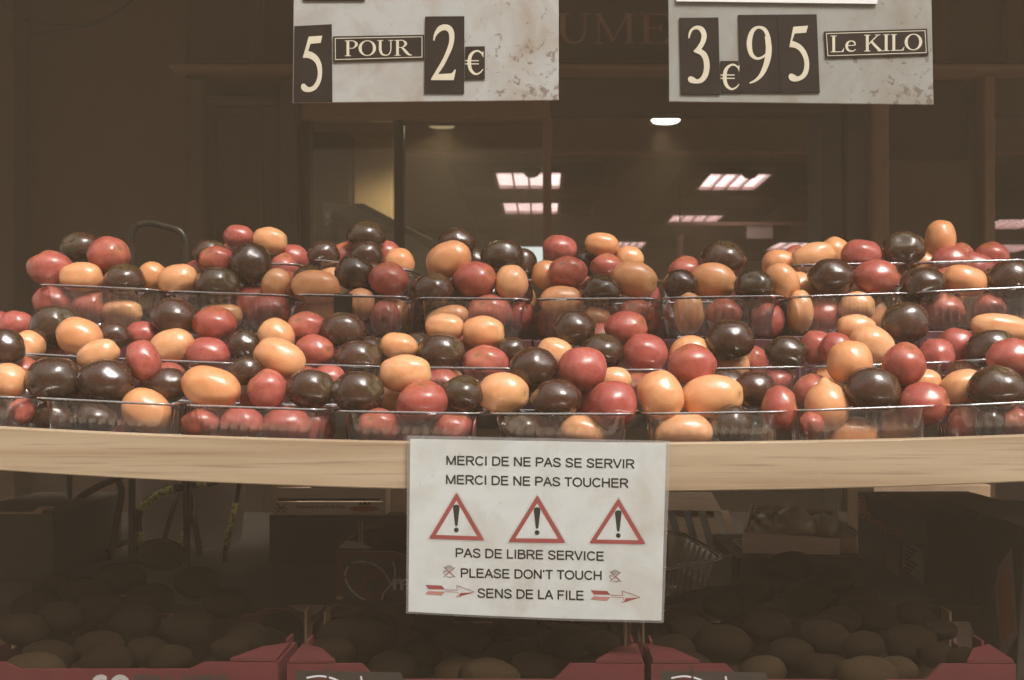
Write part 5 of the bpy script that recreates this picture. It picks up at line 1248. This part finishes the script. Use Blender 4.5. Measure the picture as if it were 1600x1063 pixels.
# little wooden box with wrapped vegetables
D = 1.76
t = thing('small_wooden_box', 'small pale wooden box of wrapped vegetables behind the heaped kiwis', 'box', (P(1240, 0, D).x, D, P(0, 866, D).z))
mb = MB(); mb.prism([P(1161, 832, D), P(1313, 842, D), P(1313, 867, D), P(1161, 865, D)], (0, .006, 0)); mb.build('front_board', M_WHITEWOOD, t)
DB = D+.125
def bar(pts, d0, th, name): 
    mb = MB(); mb.prism([P(x, y, d0) for x, y in pts], (0, th, 0)); return mb.build(name, M_CRATEWOOD, t)
bar([(1176, 788), (1304, 797), (1304, 801), (1176, 792)], DB, .006, 'back_edge')
bar([(1176, 792.2), (1304, 801.2), (1306, 845), (1170, 845)], DB+.001, .004, 'back_board')
for (xa, ya), (xb, yb) in (((1166, 833), (1178, 789)), ((1312, 843), (1304, 798))):
    mb = MB(); mb.tube([P(xa, ya, D+.004), P(xb, yb, DB+.003)], 0.0045, 6); mb.build('side_edge', M_CRATEWOOD, t)
mb = MB(); mb.box((P(1168, 0, D).x, D+.0065, P(0, 866, D).z), (P(1308, 0, D).x, DB+.006, P(0, 861, D).z)); mb.build('floor_board', M_CRATEWOOD, t)
mb = MB(); q = P(1312, 840, D+.03); mb.prism([P(1314, 840, D+.03), P(1338, 840, D+.03), P(1340, 865, D+.03), P(1314, 866, D+.03)], (0, .02, 0)); mb.build('end_lug', M_CRATEWOOD, t)
vk = []
for k, (px, py, s_, lab) in enumerate(((1205, 822, .030, 'pale wrapped vegetable in the small wooden box, nearest the notice'), (1243, 820, .036, 'largest pale wrapped vegetable in the middle of the small wooden box'), (1288, 826, .028, 'pale wrapped vegetable at the far end of the small wooden box'))):
    me = fruit_mesh('wrapped_vegetable', M_ONION, (.3, -.2, 1), 90+k, dimple=.02, lobes=.05, lump=.12, scar=0, sub=3, coarse=2.6)
    o = bpy.data.objects.new('wrapped_vegetable', me); col.objects.link(o); o.location = P(px, py, D+.065); o.scale = (s_*.95, .045, s_*.85); o.rotation_euler = (0, .3*k, 0)
    tag(o, lab, 'vegetable', 'vegetables in the small wooden box')
mb = MB(); mb.box((P(1150, 0, D).x, D-.02, .911), (P(1345, 0, D).x, D+.24, P(0, 868, D).z-.001)); tag(centre_origin(mb.build('dark_plinth_carton', M_BLACKCARD, bevel=.002)), 'dark carton under the small pale wooden box', 'carton')
# black cartons at the right
def leaning_carton(label, pts, D0, D1_, extras=()):
    xs = [p[0] for p in pts]
    t = thing('black_carton', label, 'carton', (P(sum(xs)/len(xs), 0, (D0+D1_)/2).x, D0, .911), 'black cartons stacked by the kiwis')
    return t
# first: side panel running back to front, seen obliquely
t = leaning_carton('black carton with orange lettering, white paper label and small orange sticker', [(1345, 770), (1460, 900)], 1.80, 2.05)
Pa = P(1340, 768, 2.06); Pb = P(1448, 806, 1.72)
def side(u, v, lift=0.0):
    """point on the slanting side: u along it from back to front, v up from the foot to the top"""
    b0 = Vector((Pa.x, Pa.y, .911)); b1 = Vector((Pb.x, Pb.y, .911)); top = 0.16
    n = Vector((-(Pb.y-Pa.y), (Pb.x-Pa.x), 0)).normalized()
    if n.y > 0: n = -n
    return b0.lerp(b1, u) + Vector((0, 0, v*(Pa.z*(1-u)+Pa.z*u-.911))) + n*lift
w_n = Vector(side(0, 0, -1))-Vector(side(0, 0, 0))
mb = MB(); mb.prism([side(0, 0), side(1, 0), side(1, 1), side(0, 1)], w_n*0.20); mb.build('box', M_BLACKCARD, t, bevel=.002)
mb = MB(); mb.add([side(u, v, .0008) for u, v in ((.70, .62), (.97, .56), (.97, .12), (.70, .22))], [(0, 1, 2, 3)]); pl_ = mb.build('paper_label', M_GREYINK, t)
for k in range(7):
    v0 = .58-k*.055; mb = MB(); mb.add([side(u, v, .0014) for u, v in ((.73, v0), (.80+.13*((k*37) % 10)/10, v0-.015), (.80+.13*((k*37) % 10)/10, v0-.04), (.73, v0-.025))], [(0, 1, 2, 3)]); mb.build('text_line', M_BLACKCARD, pl_)
mb = MB(); mb.add([side(u, v, .0008) for u, v in ((.46, .30), (.64, .26), (.64, .06), (.46, .12))], [(0, 1, 2, 3)]); mb.build('orange_sticker', M_KRAFT, t)
text_part('Sanspoil', lambda u, v: side(.16+u*.50, .60-u*.06+v*.16, .0008), M_ORAPRINT, t)
mb = MB()
for k, s_ in ((0, .10), (1, .065), (2, .035)):
    for p in ribbon([(.08+s_*.7*math.cos(R(a)), .80+s_*1.6*math.sin(R(a)), .014) for a in range(0, 360, 30)], 3, True): mb.add([side(x, y, .0008+.0001*k) for x, y in p], [(0, 1, 2, 3)])
mb.build('spiral_logo', M_ORAPRINT, t)
# handle wire
mb = MB(); mb.tube([P(x, y, 1.95) for x, y in crom(((1378, 772), (1392, 778), (1402, 787), (1403, 797), (1398, 800)), 6)], .0012, 6); mb.build('wire_handle', M_LOUVER, t, smooth=True)
# brown carton behind
a = P(1365, 772, 2.3); b = P(1470, 772, 2.3); mb = MB(); mb.box((a.x, 2.3, .911), (b.x+.1, 2.5, P(0, 758, 2.3).z)); tag(centre_origin(mb.build('brown_carton', M_KRAFT, bevel=.002)), 'plain brown carton behind the black lettered carton', 'carton')
# second black carton with diamond label
t = leaning_carton('big black carton with a white diamond label at the photo\'s edge', [(1480, 780), (1600, 1040)], 1.45, 1.95)
Qa = P(1468, 780, 1.95); Qb = P(1585, 900, 1.46)
b0 = Vector((Qa.x, Qa.y, .911)); b1 = Vector((Qb.x, Qb.y, .822))
TOPZ = Qa.z
nn = Vector((-(Qb.y-Qa.y), (Qb.x-Qa.x), 0)).normalized(); nn = -nn if nn.x > 0 else nn
def s2(u, v, lift=0.0):
    lo = b0.lerp(b1, u); hi = Vector((lo.x+.012, lo.y, TOPZ*(1-u)+(1.05)*u)); return lo.lerp(hi, v)+nn*lift
mb = MB(); mb.prism([s2(0, 0), s2(1, 0), s2(1, 1), s2(0, 1)], -nn*0.12); mb.build('box', M_BLACKCARD, t, bevel=.002)
mb = MB(); mb.add([s2(u, v, .0008) for u, v in ((.72, .60), (.90, .86), (1.0, .40), (.86, .12))], [(0, 1, 2, 3)]); lb = mb.build('diamond_label', M_LOUVER, t)
mb = MB(); mb.add([s2(u, v, .0014) for u, v in ((.77, .58), (.89, .72), (.96, .40), (.86, .26))], [(0, 1, 2, 3)]); mb.build('label_centre', M_ORAPRINT, lb)
# orange fruits at the right edge
for k, (px, py, s_, lab) in enumerate(((1590, 855, .030, 'upper orange fruit at the very edge behind the black carton'), (1602, 888, .030, 'lower orange fruit at the very edge behind the black carton'))):
    me = KV[0].copy(); me.materials.clear(); me.materials.append(M_ORFRUIT)
    o = bpy.data.objects.new('orange_fruit', me); col.objects.link(o); o.location = P(px+14, py, 2.02); o.scale = (s_*1.1, s_, s_)
    tag(o, lab, 'fruit', 'orange fruits by the black carton')
a = P(1560, 905, 1.98); mb = MB(); mb.box((a.x, 1.97, .911), (a.x+.3, 2.15, a.z)); tag(centre_origin(mb.build('fruit_tray', M_BLACKCARD)), 'dark tray under the orange fruits at the photo\'s edge', 'tray')
# ------------------------------------------------------------------ air volume added to lift the blacks to a faded tone
mb = MB(); mb.box((-12.6, -9.6, -1.3), (12.6, 18.6, 6.3)); hz = mb.build('added_haze', mat('fade_air', (1, 1, 1)))
hm = hz.data.materials[0]; n = hm.node_tree.nodes; n.remove(n['Principled BSDF'])
pv = n.new('ShaderNodeVolumePrincipled'); pv.inputs['Color'].default_value = (0.95, 0.70, 0.46, 1); pv.inputs['Density'].default_value = 0.049; pv.inputs['Anisotropy'].default_value = 0.0
hm.node_tree.links.new(pv.outputs[0], n['Material Output'].inputs['Volume'])
tag(hz, 'thin pale air volume added over the whole street to lift the blacks', 'added_haze', kind='stuff')
print('fruits', len(fruits), 'fill', len(fill), 'kiwis', len(KI2))
